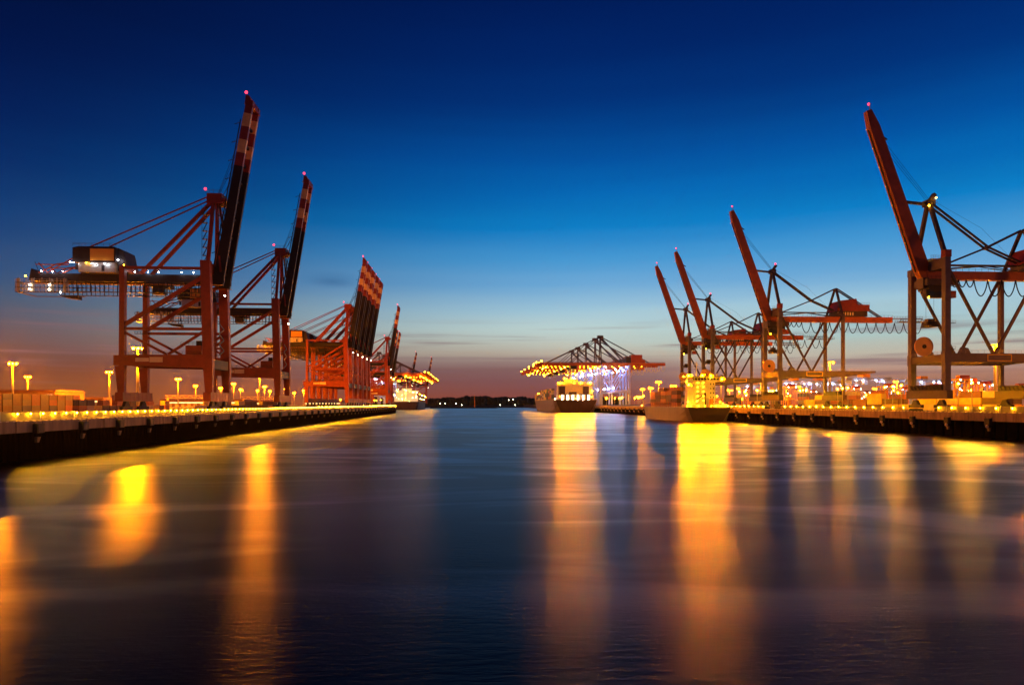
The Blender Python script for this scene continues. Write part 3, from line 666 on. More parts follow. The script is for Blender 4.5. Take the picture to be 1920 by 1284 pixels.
# ------------------------------------------------------------------ working cranes, booms lowered, string lights
def crane_c(label, legm, gm, bulb, gscale=1):
    t = thing('container_crane', label, 'crane')
    for s in (-1, 1):
        y = s*9
        MB().box(-1.2,1.2,y-1.2,y+1.2,1.5,51,legm).build('leg', t); MB().box(-36,-34,y-1,y+1,1.5,51,legm).build('leg', t)
        MB().box(-36,-1.2,y-.9,y+.9,17,20,legm).build('portal_beam', t)
        for a, b in (((-.9,y,49),(-17.2,y,20)),((-34.6,y,49),(-18,y,20))): MB().beam(a,b,.9,1.1,legm).build('brace', t)
        MB().beam((0,s*8,51),(0,s*1.5,86),1.2,1.3,plum).build('apex_leg', t)
        for a, b, w in (((0,87),(36,54.3),.7),((0,87),(68,54.3),.8),((0,87),(-30,54.3),.8),((0,87),(-62,54.3),.6),((0,84),(-36,54.3),1.0)):
            MB().beam((a[0],s*2,a[1]),(b[0],s*2.6,b[1]),w,w,plum).build('stay', t)
        q = MB().box(-82,80,s*3-.6,s*3+.6,50.6,54,gm)
        for x in range(-80, 80, 8): q.box(x,x+.3,s*3-.7,s*3+.7,50.5,54.1,gm)
        q.rail((-82,s*3,54),(80,s*3,54),1.2,plum,4,.12); q.build('girder', t)
    MB().box(-1,1,-8,8,48,50.6,legm).build('cross_beam', t); MB().box(-36,-34,-8,8,48,50.5,legm).build('cross_beam', t)
    q = MB()
    for x in (-81,-60,-20,20,40,60,79): q.box(x-.5,x+.5,-2.4,2.4,51,53.6,gm)
    q.build('girder_tie', t)
    MB().box(-3.5,3.5,-3,3,84.5,88,plum).rail((-3.5,-3,88),(3.5,-3,88),1.2,plum,1.4,.1).build('apex_head', t)
    h = MB().box(-52,-38,-6,6,54.1,64,house_red).box(-38,-32,-5,5,54.1,61,dark).box(-56,-52,-5,5,54.1,58,house_red).build('machinery_house', t)
    MB().box(76,81,-4.5,4.5,48.5,50.5,gm).box(30,38,-3,3,46.5,50.4,dark).box(33,36,-4.5,-2.5,43.5,46.5,legm).build('trolley', t)
    q = MB(); x = -42
    for k in range(7):
        pts = [(x-6*j/10, -3.4, 50.4-6.5*(1-(2*j/10-1)**2)**.8) for j in range(11)]; q.tube(pts,.22,yellow,5); x -= 6
    q.build('festoon_cable', t)
    for k in range(15): MB().ball((4+k*5.2,-3.8,49.9),.26,bulb).build('string_lamp', t)
    for k in range(6): MB().ball((-6-k*9.5,-3.8,49.9),.3,bulb).build('string_lamp', t)
    for x, z, y in ((80,54.6,-2),(74,56,1)): MB().ball((x,y,z),.8,e_small).build('end_lamp', t)
    for x, z in ((-6,44),(-26,44),(-14,22)):
        for y in (-12.5, 12.5): MB().ball((x,y,z),.4,e_leg_fill).build('floodlight', t)  # unmounted fill lamps added beside the frames to light the legs
    for x, z, e in ((-8,49,e_blue),(-28,48,e_blue),(6,48.8,e_mastdim),(44,48.5,e_mastdim),(68,48.5,e_mastdim)): MB().ball((x,-5,z),.55,e).build('floodlight', t)
    return t
e_leg_fill = glow('cool_leg_fill', (.38,.52,1), 800)
e_mastdim = glow('crane_work_lamp', (1,.36,.002), 1500)
LC = ['front crane of the lit group over the big ship, with the biggest red machinery house','second crane of the lit group over the big ship','third crane of the lit group over the big ship','fourth crane of the lit group over the big ship','last crane of the lit group over the big ship']
c0 = crane_c(LC[0], blue, boomred, e_small); c0.location = (165, 847, QR); c0.rotation_euler = (0,0,math.pi); c0['group'] = 'lit cranes with lowered booms over the big ship'
for lb, y in zip(LC[1:], (881, 951, 1023, 1085)): dup(c0, (165,y,QR), math.pi, lb, 'lit cranes with lowered booms over the big ship')
LC2 = ['nearer yellow lit crane with lowered boom over the far left ship','middle yellow lit crane with lowered boom over far left ship','farthest yellow lit crane with lowered boom over far left ship']
for lb, y in zip(LC2 + ['yellow lit crane with lowered boom nearest behind the lone red crane','last yellow lit crane far behind the far left ship'], (1200,1290,1390,1130,1480)): dup(c0, (X2-3.5,y,QL), 0, lb, 'yellow lit cranes over the far left ship', skip=('string_lamp',) if y not in (1200,1390) else ())

# ------------------------------------------------------------------ containers
def container(nm, L=6.06, W=2.44, H=2.59):
    m = MB(); c = CM[nm]; m.box(-W/2,W/2,-L/2,L/2,0,H,c)
    for sx in (-1,1):
        for sy in (-1,1): m.box(sx*W/2-.06,sx*W/2+.06,sy*L/2-.06,sy*L/2+.06,-.004,H+.004,c)
    for x in (-.7,-.25,.25,.7): m.box(x-.03,x+.03,-L/2-.07,-L/2,.1,H-.1,ltgrey)
    me = m.build('shipping_container'); col.objects.unlink(me); return me
CP = {(k, L): container(k, L) for k in CC for L in (6.06, 12.19)}
NC = [0]
def put_container(nm, x, y, z, label, group, L=6.06, rz=0):
    o = CP[(nm, L)].copy(); col.objects.link(o); o.location = (x,y,z); o.rotation_euler = (0,0,rz)
    NC[0] += 1; return tag(o, label, 'container', group)
ORD = ['first','second','third','fourth','fifth','sixth','seventh','eighth','ninth','tenth','eleventh','twelfth','thirteenth','fourteenth','fifteenth','sixteenth','seventeenth','eighteenth','nineteenth','twentieth']
TI = ['bottom','second','third','fourth','top']
dull = ['brown','grey','maroon','grey','brown','brown','rust red','grey','dark blue']  # dark tones put the shade of the backlit stacks into their colour
for i in range(10):
    for k in range(3):
        nm = random.choice(dull); put_container(nm, -200, 302+i*6.5, QL+k*2.62, f'{nm} container, {ORD[i]} from left in the {["bottom","middle","top"][k]} row of the far left stack', 'container wall at the far left')
hts = [2,2,1,2,1,3,1,2,1,0,2,1,1,2]
for i, h in enumerate(hts):
    for k in range(h):
        nm = random.choice(['yellow','cream','orange','grey','brown','orange','rust red']); put_container(nm, -176, 322+i*6.7, QL+k*2.62, f'{nm} container, {ORD[i]} stack from left before nearest left crane, tier {["one","two","three"][k]}', 'containers before the nearest left crane')
for i in range(15):
    for k in range(2 if i % 4 else 1):
        nm = random.choice(dull+['cream']); put_container(nm, -150, 395+i*13, QL+k*2.62, f'long {nm} container, {ORD[i]} in low row under left cranes, {["lower","upper"][k]} tier', 'containers under the left cranes', 12.19)
hr = [3,3,2,3,1,2,3,2,2,1,3,2]
for i, h in enumerate(hr):
    for k in range(h):
        nm = random.choice(['yellow','orange','rust red','cream','brown','green','yellow']); put_container(nm, 203, 250+i*13, QR+k*2.62, f'long {nm} container, {ORD[i]} stack from right behind right quay wall, tier {["one","two","three"][k]}', 'containers behind the right quay wall', 12.19)
hr = [2,3,1,2,3,2,1,3,2,2]
for i, h in enumerate(hr):
    for k in range(h):
        nm = random.choice(['yellow','orange','cream','grey','brown']); put_container(nm, 232+i*9, 330, QR+k*2.62, f'{nm} container, {ORD[i]} stack from left under nearest right crane, tier {["one","two","three"][k]}', 'containers under the nearest right crane', 6.06, R(90))

# ------------------------------------------------------------------ ships
def ship(name, label, X, Y, B, L, D, hm, sm, group=None):
    """hull with the stern at y=0 facing the camera and the bow at y=L; X is the centre line"""
    t = thing(name, label, 'ship', (X, Y, 0))
    st = [(0,.92,.62,0),(.03,1,.82,0),(.12,1,.97,0),(.3,1,1,0),(.7,1,1,0),(.84,.98,.86,.3),(.93,.80,.45,1.2),(.985,.40,.10,2.2),(1.02,.06,.01,2.8)]
    lev = [(-2,0),(0,.1),(.45,.55),(.8,.9),(1,1)]
    vs = []; n = len(lev)
    for i, (s, bd, bw, rise) in enumerate(st):
        for sd in (1, -1):
            for z, f in (lev if sd == 1 else lev[::-1]):
                zz = z if z <= 0 else z*(D+rise); w = (bw+(bd-bw)*f)*B/2
                yy = s*L + (0 if i < 6 else (f-1)*L*.045*(i-5)/3); yy += (1-f)*L*.02 if i == 0 else 0
                vs.append((sd*w, yy, zz))
    k = 2*n; fs = []
    for i in range(len(st)-1):
        for j in range(k-1): fs.append((i*k+j, i*k+j+1, (i+1)*k+j+1, (i+1)*k+j))
    body = MB().add(vs, fs + [tuple((len(st)-1)*k+j for j in range(k))], sm)
    body.add(vs[:k], [tuple(range(k))[::-1]], hm)
    body.build('hull', t)
    dk = MB(); rows = [(st[i][1]*B/2, st[i][0]*L, D+st[i][3]) for i in range(len(st))]; dv = []
    for w, y, z in rows: dv += [(-w+.15, y, z-1.0), (w-.15, y, z-1.0)]
    dk.add(dv, [(2*i,2*i+1,2*i+3,2*i+2) for i in range(len(rows)-1)], ltgrey).build('deck', t)
    r = MB()
    for i in range(len(rows)-1):
        for sd in (-1, 1): r.rail((sd*(rows[i][0]-.1),rows[i][1],rows[i][2]),(sd*(rows[i+1][0]-.1),rows[i+1][1],rows[i+1][2]),1.1,yellow,2.5,.07)
    r.rail((-rows[0][0],.1,D),(rows[0][0],.1,D),1.1,yellow,2,.08); r.build('railing', t)
    return t
def flood(parent, p, w=1.0, h=.8, em=None):
    x, y, z = p
    f = MB().box(x-w*.65,x+w*.65,y+.02,y+.5,z-h*.6,z+h*.75,dark).box(x-w*.65,x+w*.65,y-.9,y+.02,z+h*.6,z+h*.75,dark).box(x-w*.65,x-w*.57,y-.7,y+.02,z-h*.6,z+h*.6,dark).box(x+w*.57,x+w*.65,y-.7,y+.02,z-h*.6,z+h*.6,dark).box(x+w*.66,x+w*.74,y-2.6,y+.02,z-h*.9,z+h*.75,dark).build('floodlight', parent)  # long quay-side plate added to keep the beam off the crane legs
    MB().box(x-w*.5,x+w*.5,y-.06,y,z-h*.5,z+h*.5,em or e_flood).build('lens', f)
e_flood = glow('sodium_flood_panel', (1,.23,.00004), 16000)
# small ship with white superstructure
s2 = ship('cargo_ship', 'small cargo ship with bright yellow lit superstructure, dark stern facing us', 148.6, 413, 29, 122, 8.8, hulldark, hullgrey)
q = MB(); D = 7.8
q.box(-12,13,4,16,D,D+3,shipwhite)
for k in range(5): q.box(-7.2,6.2,7,17,D+3+k*2.8,D+5.8+k*2.8-.25,shipwhite).box(-8.4,7.0,5.4,17.4,D+5.8+k*2.8-.25,D+5.8+k*2.8,shipwhite)
q.box(-13.4,13.4,9,15.5,D+17.1,D+17.4,shipwhite).box(-9,11,9.5,17,D+17.4,D+20.2,shipwhite).box(-12.6,12.6,9.2,15.6,D+20.2,D+20.5,shipwhite)
q.rail((-13.4,9,D+17.4),(13.4,9,D+17.4),1.1,shipwhite,1.5,.07)
q.build('superstructure', s2)
q = MB()
for k in range(5):
    for x in (3.0,4.8): q.box(x,x+.7,6.93,7.0,D+4+k*2.8,D+4.9+k*2.8,glass)
for x in range(-8, 11, 2): q.box(x,x+1.6,9.42,9.5,D+18.2,D+19.5,glass)
q.build('window', s2)
q = MB().hexa([(-13,3.5,D),(-8.4,3.5,D),(-8.4,9,D),(-13,9,D),(-12,4.5,D+19),(-8.6,4.5,D+19),(-8.6,8.5,D+19),(-12,8.5,D+19)],shipwhite).box(-11.9,-8.8,4.6,8.4,D+19,D+21.2,orange_sign).tube([(-10.4,6,D+21),(-10.4,6,D+23.4)],.7,dark,8); q.build('funnel', s2)
q = MB()
for k in range(4): q.beam((-6.5,6,D+3.2+k*2.8),(-2.2,6,D+5.9+k*2.8) if True else 0,.7,.15,ltgrey)
q.build('outside_stair', s2)
q = MB().tube([(-4,12,D+20),(-4,12,D+30)],.3,shipwhite,6).tube([(5,12,D+20),(5,12,D+29)],.18,shipwhite,6).beam((-6.2,12,D+26),(-1.8,12,D+26),.25,.3,shipwhite).beam((-5.4,12,D+28),(-2.6,12,D+28),.3,.5,shipwhite)
q.ball((9.5,12,D+21.6),.9,shipwhite,10,6).beam((-4,12,D+20.5),(-5.8,12,D+25),.2,.2,shipwhite).build('radar_mast', s2)
MB().hexa([(1.2,2.5,D+.5),(3.2,2.5,D+.5),(3.2,5,D+.5),(1.2,5,D+.5),(2.0,2.5,D+6.5),(3.6,2.5,D+6.5),(3.6,5,D+6.5),(2.0,5,D+6.5)],orange_sign).build('lifeboat', s2)
q = MB().tube([(-1.6,2.4,D),(-1.6,2.4,D+10)],.45,plum,8).beam((-1.6,2.4,D+9.6),(-7,2.4,D+6),.4,.5,plum); q.build('deck_crane', s2)
q = MB()
for k in range(13): q.tube([(-14.0,24+k*5,7.9),(-14.0,24+k*5,12.2)],.16,stripe_red,5)
for z in (10.2, 12.2): q.box(-14.3,-13.8,24,85,z,z+.2,stripe_red)
q.build('lashing_rail', s2)
for p, r, e in [((-13.6,8,D+20.4),.42,e_deck),((-9.6,3.9,D+20.8),.36,e_deck),((-2.4,8.4,D+20.6),.42,e_deck),((-12.4,6,D+17),.4,e_deck),((4,8.4,D+19.8),.4,e_deck)] + \
             [((x,5.0,D+5.3+k*2.8),.26,e_deck) for k in range(5) for x in (-5.6,-2.0)] + \
             [((x,2.2,D+1.9),.3,e_deck) for x in (-13,-11,-6,-2,2,5,8,11)] + [((8,3,D+4.6),.3,e_deck),((10,4,D+3.4),.3,e_deck),((7.4,6.6,D+8),.3,e_deck),((-12.5,2.6,D+4.5),.35,e_deck),((-7,2.6,D+4.7),.35,e_deck)]:
    lamp_part(s2, p, e, r)
for b in range(5):
    for k in range(4):
        nm = random.choice(['brown','orange','rust red','maroon','orange','brown'])
        put_container(nm, 137.0, 443+b*13.2, 9.2+k*2.62+ (0), f'{nm} container on small ship deck, {ORD[b]} bay from stern, {TI[k] if k<3 else "top"} tier', 'containers on the small ship', 12.19)
    if b in (1, 3):
        for j in range(1, 4):
            nm = random.choice(['brown','orange','rust red']); put_container(nm, 137+j*2.6, 443+b*13.2, 9.2+4*2.62, f'{nm} container topmost on small ship cargo, {ORD[b]} bay from stern, {ORD[j]} across', 'containers on the small ship', 12.19)
for p in ((-12.6,1.5,D+20.6),(-3.4,3,D+20.8),(2,3,D+20.6),(9,3,D+18.6),(-12.6,1.5,D+15)): flood(s2, p, 1.2, 1.0)
MB().box(-13,10.5,1.6,9.5,D+20.02,D+20.35,ltgrey).build('lamp_platform', s2)
# big ship under the lit cranes
s1 = ship('container_ship', 'big container ship with glowing yellow stern house under the lit cranes', 134.5, 845, 56, 292, 16, hulldark, hullgrey)
D = 15
q = MB().box(-23,23,5,15,D,D+8,shipwhite).box(-23.5,23.5,6,16,D+20,D+21,shipwhite).box(-22,22,8,18,D+8,D+20,shipwhite).box(-20,14,10,18,D+21,D+24,shipwhite).box(-13,4,10,17,D+24,D+27,shipwhite)
q.rail((-23.5,6,D+21),(23.5,6,D+21),1.4,shipwhite,2.5,.12).build('superstructure', s1)
q = MB()
for x0, x1, z0, z1 in ((-21,-13.5,D+8,D+18),(9.5,16.5,D+8,D+18),(-8,1,D+8,D+11)): q.box(x0,x1,3.2,7.9,z0,z1,hulldark)
q.build('vent_housing', s1)
q = MB().box(-23.5,23.5,4.6,5,D+7.6,D+8.2,hulldark)
for k in range(7): q.box(-20+k*6.6,-18.6+k*6.6,4.5,5,D,D+7.6,hulldark)
q.build('lashing_bridge', s1)
for k in range(6):
    for j in range(3): lamp_part(s1, (-17+k*6.6,4.3,D+1.6+j*2.2), e_smallw, .5)
for k in range(9): lamp_part(s1, (-21+k*5.2,3.4,D-.4), e_deck, .6 if k % 2 else .42)
for x, z, r in ((-12,D+27.6,1.0),(-5,D+27.6,1.0),(-22,D+22.4,.7),(-17,D+22.2,.6),(8,D+22.2,.6),(16,D+22,.6),(-2,D+22,.5),(21,D+12,.6)): lamp_part(s1, (x,5.2,z), e_deck, r)
for k in range(14): lamp_part(s1, (-25.4,10+k*19,D+2.2), e_smallw, .5)
for b in range(13):
    for k in range(6 if b < 9 else 4):
        nm = random.choice(['cream','grey','orange','yellow','brown','green'])
        put_container(nm, 134.5-26.2, 872+b*18, 15+k*2.62, f'{nm} container on big ship side, {ORD[b]} bay from stern, {ORD[k]} tier up', 'containers on the big ship', 12.19)
for x, z in ((-14,D+27.6),(-5,D+27.6),(-20,D+21.8),(6,D+22),(18,D+22)): flood(s1, (x,3.5,z), 1.5, 1.1)
for b in range(12):
    for z in (20, 27): lamp_part(s1, (-24.2, 41.5+b*18-5.5, z), e_small if b % 3 else e_smallw, .55)
for p in ((-20,2.5,20),(20,2.5,20),(0,2.2,17.5)): flood(s1, p, 1.1, .8, e_small)
# far left ship
s3 = ship('container_ship', 'far left container ship glowing yellow green beyond the left quay', -112, 1235, 46, 250, 15, hulldark, hulldark)
D = 14
q = MB().box(-21,21,5,14,D,D+10,shipwhite).box(-18,18,8,18,D+10,D+19,shipwhite).box(-22,22,9,14,D+19,D+21,shipwhite).box(-8,10,9,15,D+21,D+25,shipwhite).tube([(0,12,D+25),(0,12,D+36)],.5,shipwhite,6); q.build('superstructure', s3)
e_green = glow('greenish_work_lamp', (.6,1,.25), 60)
for k in range(30): lamp_part(s3, (random.uniform(-22,22),1.5,D+random.uniform(0,24)), random.choice([e_deck,e_smallw,e_green,e_small,e_small]), random.uniform(.26,.42))
for k in range(9): lamp_part(s3, (23.6,20+k*22,D+4+random.uniform(0,14)), e_smallw if k % 2 else e_small, .5)
for b in range(8):
    for k in range(4):
        nm = random.choice(['cream','yellow','green','orange','grey'])
        put_container(nm, -112+21.5, 1262+b*22, 14+k*2.62, f'{nm} container on far left ship side, {ORD[b]} bay from stern, {ORD[k]} tier up', 'containers on the far left ship', 12.19)

# ------------------------------------------------------------------ blue-legged yard cranes and straddle carriers behind the right quay
def yard_crane():
    t = thing('yard_crane', '', 'yard crane')
    for x in (-14, 14):
        for y in (-5, 5): MB().box(x-.7,x+.7,y-.7,y+.7,0,22,blue).build('leg', t)
        MB().box(x-.6,x+.6,-4.3,4.3,20,22,blue).build('end_beam', t)
        MB().beam((x,-4.6,3),(x,4.6,19),.5,.5,blue).build('brace', t)
    for y in (-5, 5): MB().box(-19,19,y-.6,y+.6,22,24.4,ltgrey).build('girder', t)
    MB().box(-4,2,-4,4,24.4,27,orange_sign).box(-2,1,-2,2,18.5,21.8,ltgrey).build('trolley', t)
    for x in (-11,-5,6,11): MB().ball((x,-5.9,21.5),.3,e_blue).build('floodlight', t)
    return t
YCG = 'blue legged yard cranes behind right quay'
yc = yard_crane(); first_yc = [1]
YC = [(1490,640,'blue legged yard crane left under the second right crane beam'),(1535,650,'blue legged yard crane in the middle under second right crane beam'),
      (1580,700,'blue legged yard crane right under the second right crane beam'),(1622,560,'pale blue yard crane just right of the second right crane'),
      (1730,600,'blue legged yard crane seen between waterside legs of nearest right crane'),(1822,640,'yard crane seen under the portal of nearest right crane'),
      (1700,900,'far yard crane left of nearest right crane'),(1415,760,'yard crane seen left of second right crane legs'),(1445,980,'far yard crane behind the second right crane'),(1900,900,'far yard crane at the right edge of view'),(1660,1150,'farthest yard crane between the two nearest right cranes')]
for i, (px, d, lb) in enumerate(YC):
    x, y = spot(px, d)
    if i == 0: yc.location = (x,y,QR); tag(yc, lb, group=YCG)
    else: dup(yc, (x,y,QR), label=lb, group=YCG)
def straddle():
    t = thing('straddle_carrier', '', 'straddle carrier')
    for x in (-2.4, 2.4):
        for y in (-4, -1.4, 1.4, 4): MB().box(x-.2,x+.2,y-.2,y+.2,1.4,13,orange_sign).build('leg', t)
        q = MB().box(x-.35,x+.35,-5,5,1.0,1.6,orange_sign); q.build('side_frame', t)
        for y in (-4,-1.4,1.4,4): MB().disc((x,y,.75),.75,.6,rubber,14,'x').build('wheel', t)
        MB().box(x-.3,x+.3,-5,5,13,13.7,orange_sign).build('top_frame', t)
    MB().box(-2.2,2.2,-4.6,-2,13.7,15.2,stripe_red).build('engine_cover', t)
    c = MB().box(-3.6,-2.7,-5.4,-3.8,9.4,11.6,cream_sign).build('cab', t); MB().box(-3.5,-2.8,-5.46,-5.4,10,11.3,glass).build('cab_window', c)
    MB().box(-2.3,2.3,-3,3,5.5,6.3,yellow).build('spreader', t)
    for p in ((-2.4,-5.2,13.2),(2.4,-5.2,13.2),(-3,-5.6,9.2)): MB().ball(p,.24,e_smallw).build('lamp', t)
    return t
sd = straddle()
SD = [(1795,300,'orange straddle carrier standing right of nearest right crane waterside leg'),(1812,345,'straddle carrier behind another under the nearest right crane'),(1660,420,'straddle carrier in the stacks left of nearest right crane'),
      (1478,430,'straddle carrier seen beside second right crane waterside leg'),(1400,520,'straddle carrier right of the small ship'),(1690,500,'straddle carrier among lit containers left of nearest right crane')]
for i, (px, d, lb) in enumerate(SD):
    x, y = spot(px, d)
    if i == 0: sd.location = (x,y,QR); tag(sd, lb, group='straddle carriers on the right yard')
    else: dup(sd, (x,y,QR), label=lb, group='straddle carriers on the right yard')

for i in range(16):
    for k in range(4 if i % 3 else 3):
        nm = random.choice(['yellow','orange','rust red','cream','brown','orange','grey','dark blue']); put_container(nm, 232+(i%2)*3, 355+i*22, QR+k*2.62, f'long {nm} container, {ORD[i]} of the tall inland stacks on the right yard, {ORD[k]} tier', 'tall inland container stacks on the right yard', 12.19)
for i, (px, d) in enumerate([(1500,560),(1520,600),(1600,480),(1620,640),(1840,380),(1870,460),(1800,520),(1905,420),(1745,430),(1570,700)]):
    x, y = spot(px, d); dup(sd, (x,y,QR), label=f'{ORD[i]} straddle carrier parked deeper in the right yard among the stacks', group='straddle carriers on the right yard')
t = thing('white_lamp', 'small white lamp on a post at the left end of the quay wall', 'lamp', (-93.5, 132, QL))
MB().tube([(0,0,0),(0,0,1.5)], .08, ltgrey, 6).build('post', t); MB().ball((0,0,1.65), .2, e_white).build('bulb', t)
# small yard lamps scattered over the right yard
def yard_lamp(e):
    t = thing('yard_lamp', '', 'lamp post')
    MB().tube([(0,0,0),(0,0,11)],.16,polem,6).build('pole', t); MB().box(-.8,.8,-.3,.3,10.9,11.1,dark).build('lamp_head', t); MB().ball((0,0,10.5),.34,e).build('bulb', t); return t
e_yard = glow('yard_lamp_bulb', (1,.36,.0008), 3000); e_yardw = glow('yard_lamp_bulb_white', (1,.8,.5), 700)
yl = [yard_lamp(e_yard), yard_lamp(e_yardw)]; used = [0, 0]
rr = random.Random(3)
for i in range(120):
    px = rr.uniform(1385, 1915); d = rr.uniform(380, 1300); k = 1 if (1450 < px < 1620 or 1780 < px < 1850) and rr.random() < .5 else 0; x, y = spot(px, d); g = ['small warm lamp posts in the right yard','small white lamp posts in the right yard'][k]
    lb = ['slim lamp post with warm orange light in the right yard','slim lamp post with cool white light in the right yard'][k]
    if not used[k]: used[k] = 1; yl[k].location = (x,y,QR); tag(yl[k], lb, group=g)
    else: o = dup(yl[k], (x,y,QR), label=lb, group=g)
for i in range(16):  # posts added to light the container fronts facing the water
    dup(yl[0], (182+(i%3)*5, 236+i*13.5, QR), label='added slim lamp post lighting the stack fronts behind right quay edge', group='added warm lamp posts along the right quay apron')
# lamps behind on the right beside the big ship
for i in range(24):
    x = 172+rr.uniform(0,60); y = rr.uniform(640, 1000); dup(yl[0], (x,y,QR), label='slim lamp post with warm light on the quay under lit cranes', group='lamp posts under the lit cranes')

for i in range(30):
    x = X2-8-rr.uniform(0,70); y = rr.uniform(900, 1500); k = i % 3 == 0; dup(yl[1 if k else 0], (x,y,QL), label=['slim lamp post with warm light on the far left terminal','slim lamp post with white light on the far left terminal'][k], group=['warm lamp posts on the far left terminal','white lamp posts on the far left terminal'][k])
# warehouses on the left
def warehouse(label, x, y, w, d, h):
    t = thing('warehouse', label, 'warehouse', (x,y,QL))
    MB().box(0,w,0,d,0,h,paint_wh).build('wall', t)
    MB().hexa([(-1,-1,h),(w+1,-1,h),(w+1,d+1,h),(-1,d+1,h),(0,3,h+2.2),(w,3,h+2.2),(w,d-3,h+2.2),(0,d-3,h+2.2)],roof_m).build('roof', t)
    q = MB()
    for k in range(int(w/9)): q.box(3+k*9,7.5+k*9,-.08,0,0,5,ltgrey)
    q.build('loading_door', t); q = MB()
    q.box(2,w-2,-.1,0,h-3.4,h-2.2,e_win); q.build('window_band', t)
    return t
paint_wh = paint('warehouse_wall', (.20,.10,.06),.7); roof_m = paint('warehouse_roof', (.16,.06,.03),.7)
x, y = spot(-60, 640); warehouse('long orange lit warehouse at the far left edge', x, y, 78, 50, 14.5)
x, y = spot(110, 800); warehouse('lower warehouse right of the long orange one at left', x, y, 50, 40, 9)
x, y = spot(300, 1000); warehouse('low lit warehouse seen through nearest left crane portal', x, y, 120, 40, 8)
x, y = spot(440, 1150); warehouse('low lit warehouse seen under the second left crane', x, y, 80, 40, 7)
x, y = spot(570, 1300); warehouse('small lit warehouse left of the row of cranes', x, y, 70, 40, 7)
for i, (px, d, lb) in enumerate([(340,700,'long warm lit lattice gantry low under the nearest left crane'),(478,820,'warm lit lattice gantry low under second left crane')]):
    x, y = spot(px, d); t = thing('lattice_gantry', lb, 'gantry', (x,y,QL), group='lattice gantries in the left yard'); q = MB()
    for s in (0, 1):
        q.beam((-16,s*3,12),(24,s*3,12),.35,.35,yellow).beam((-16,s*3,9.2),(24,s*3,9.2),.35,.35,yellow)
        for k in range(10): q.beam((-16+k*4,s*3,9.2 if k%2 else 12),(-12+k*4,s*3,12 if k%2 else 9.2),.2,.2,yellow)
    q.build('lattice_girder', t)
    for x_ in (-14, 22): MB().box(x_-.4,x_+.4,-.2,.6,0,9.1,yellow).box(x_-.4,x_+.4,2.5,3.3,0,9.1,yellow).build('leg', t)

# ------------------------------------------------------------------ far shore: bank, dark wood, beacon tower, town lamps
bm = MB(); pts = []
N = 60
for i in range(N+1):
    x = -330 + i*14; pts.append((x, 2040 + 12*math.sin(i*.7)))
vs = []; 
for x, y in pts: vs += [(x,y,-1),(x,y+14,4),(x,y+500,6)]
fs = []
for i in range(N):
    for j in range(2): fs.append((3*i+j,3*i+3+j,3*i+4+j,3*i+1+j))
tag(bm.add(vs, fs, asphalt).build('hillside'), kind='structure')
m = MB(); rt = random.Random(5)
for i in range(1500):
    x = rt.uniform(-300, 480); y = 2060+rt.uniform(0, 160); base = 25+2*math.sin(x*.013+1.2)+1.5*math.sin(x*.05)+1.5*math.sin(x*.11+2)
    if -170 < x < -20: base *= .75+.25*(x+170)/150
    h = max(8, base*rt.uniform(.8,1.15)); w = rt.uniform(6,12)
    n = 6; vs = []; 
    for (f, rr_) in ((0,.5),(.35,1),(.7,.8),(1,.12)):
        for k in range(n):
            a = 2*math.pi*k/n+rt.uniform(-.3,.3); q = rr_*rt.uniform(.7,1.2)*w; vs.append((x+q*math.cos(a), y+q*math.sin(a), 4+h*(.08+f*.92)*rt.uniform(.94,1.06)))
    fs = [(j*n+k,j*n+(k+1)%n,(j+1)*n+(k+1)%n,(j+1)*n+k) for j in range(3) for k in range(n)]+[tuple(range(3*n,4*n))]
    m.add(vs, fs, tree_m)
tag(m.build('forest'), 'dark far off wood on the opposite shore', 'wood', kind='stuff')
x, y = spot(890, 1980); t = thing('beacon_tower', 'slim orange brown beacon tower in front of the dark far wood', 'tower', (x,y,0))
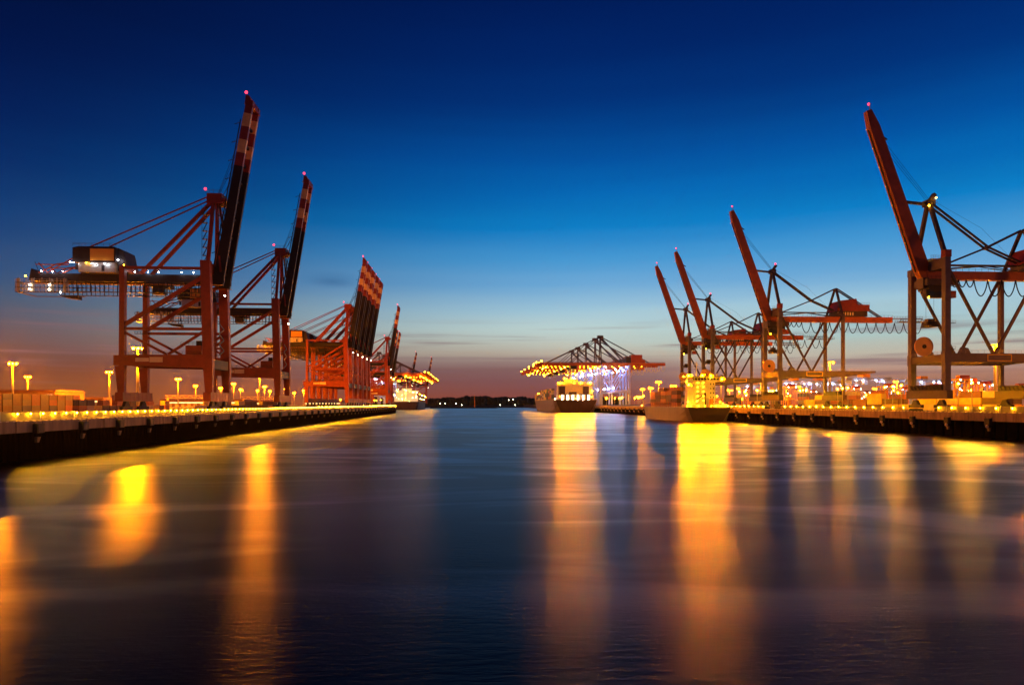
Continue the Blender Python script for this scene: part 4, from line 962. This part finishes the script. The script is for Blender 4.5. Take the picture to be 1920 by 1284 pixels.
MB().tube([(0,0,-1),(0,0,34)],[1.6,1.1],orange_sign,10).build('shaft', t); MB().box(-2.4,2.4,-2.4,2.4,33,34,orange_sign).tube([(0,0,34),(0,0,37)],.9,orange_sign,8).build('gallery', t)
tl = MB().ball((0,0,0),.65,e_far).build('town_lamp')
for i, (px, py) in enumerate([(825.5,756.5),(835,756),(855,756.5),(866,759),(938,759),(954,750),(962,748.5),(966,759)]):
    x, y = spot(px, 2030); z = 11+(757-py)*2030/F; o = tl if i == 0 else tl.copy()
    if i: col.objects.link(o)
    o.location = (x,y,z); tag(o, ['first town lamp from the left before the dark wood','second town lamp from the left before dark wood','lone small lamp midway left in the dark wood','low lamp just right of the midway left one','low lamp right of the beacon tower','upper lamp in the wood left of the big ship bow','highest lamp in the wood left of big ship bow','low lamp nearest the big ship bow'][i], 'lamp', 'lamps on the far shore')
    MB().tube([(0,0,-max(2.2, z-5)),(0,0,-.6)],.25,polem,5).build('pole', o)
# low dark breakwater
x0, y0 = spot(805, 1700); x1, y1 = spot(935, 1700)
MB_ = MB().hexa([(x0,y0-6,-1),(x1,y1-6,-1),(x1,y1+8,-1),(x0,y0+8,-1),(x0+4,y0,3.2),(x1-6,y1,1.6),(x1-6,y1+4,1.6),(x0+4,y0+4,3.2)], pilem)
tag(MB_.build('breakwater'), 'low dark breakwater lying in the water before the wood', 'breakwater')
# ------------------------------------------------------------------ thin evening haze that carries the glow of the lamps
hz = MB().box(-2600,3600,-400,6600,-4,180,asphalt).build('haze'); hz['kind'] = 'stuff'
hm = bpy.data.materials.new('harbour_haze'); hm.use_nodes = True; hm.node_tree.nodes.clear()
vo = hm.node_tree.nodes.new('ShaderNodeVolumePrincipled'); vo.inputs['Density'].default_value = .000007; vo.inputs['Anisotropy'].default_value = .88; vo.inputs['Color'].default_value = (1,1,1,1)
mo = hm.node_tree.nodes.new('ShaderNodeOutputMaterial'); hm.node_tree.links.new(vo.outputs[0], mo.inputs['Volume'])
hz.data.materials.clear(); hz.data.materials.append(hm)
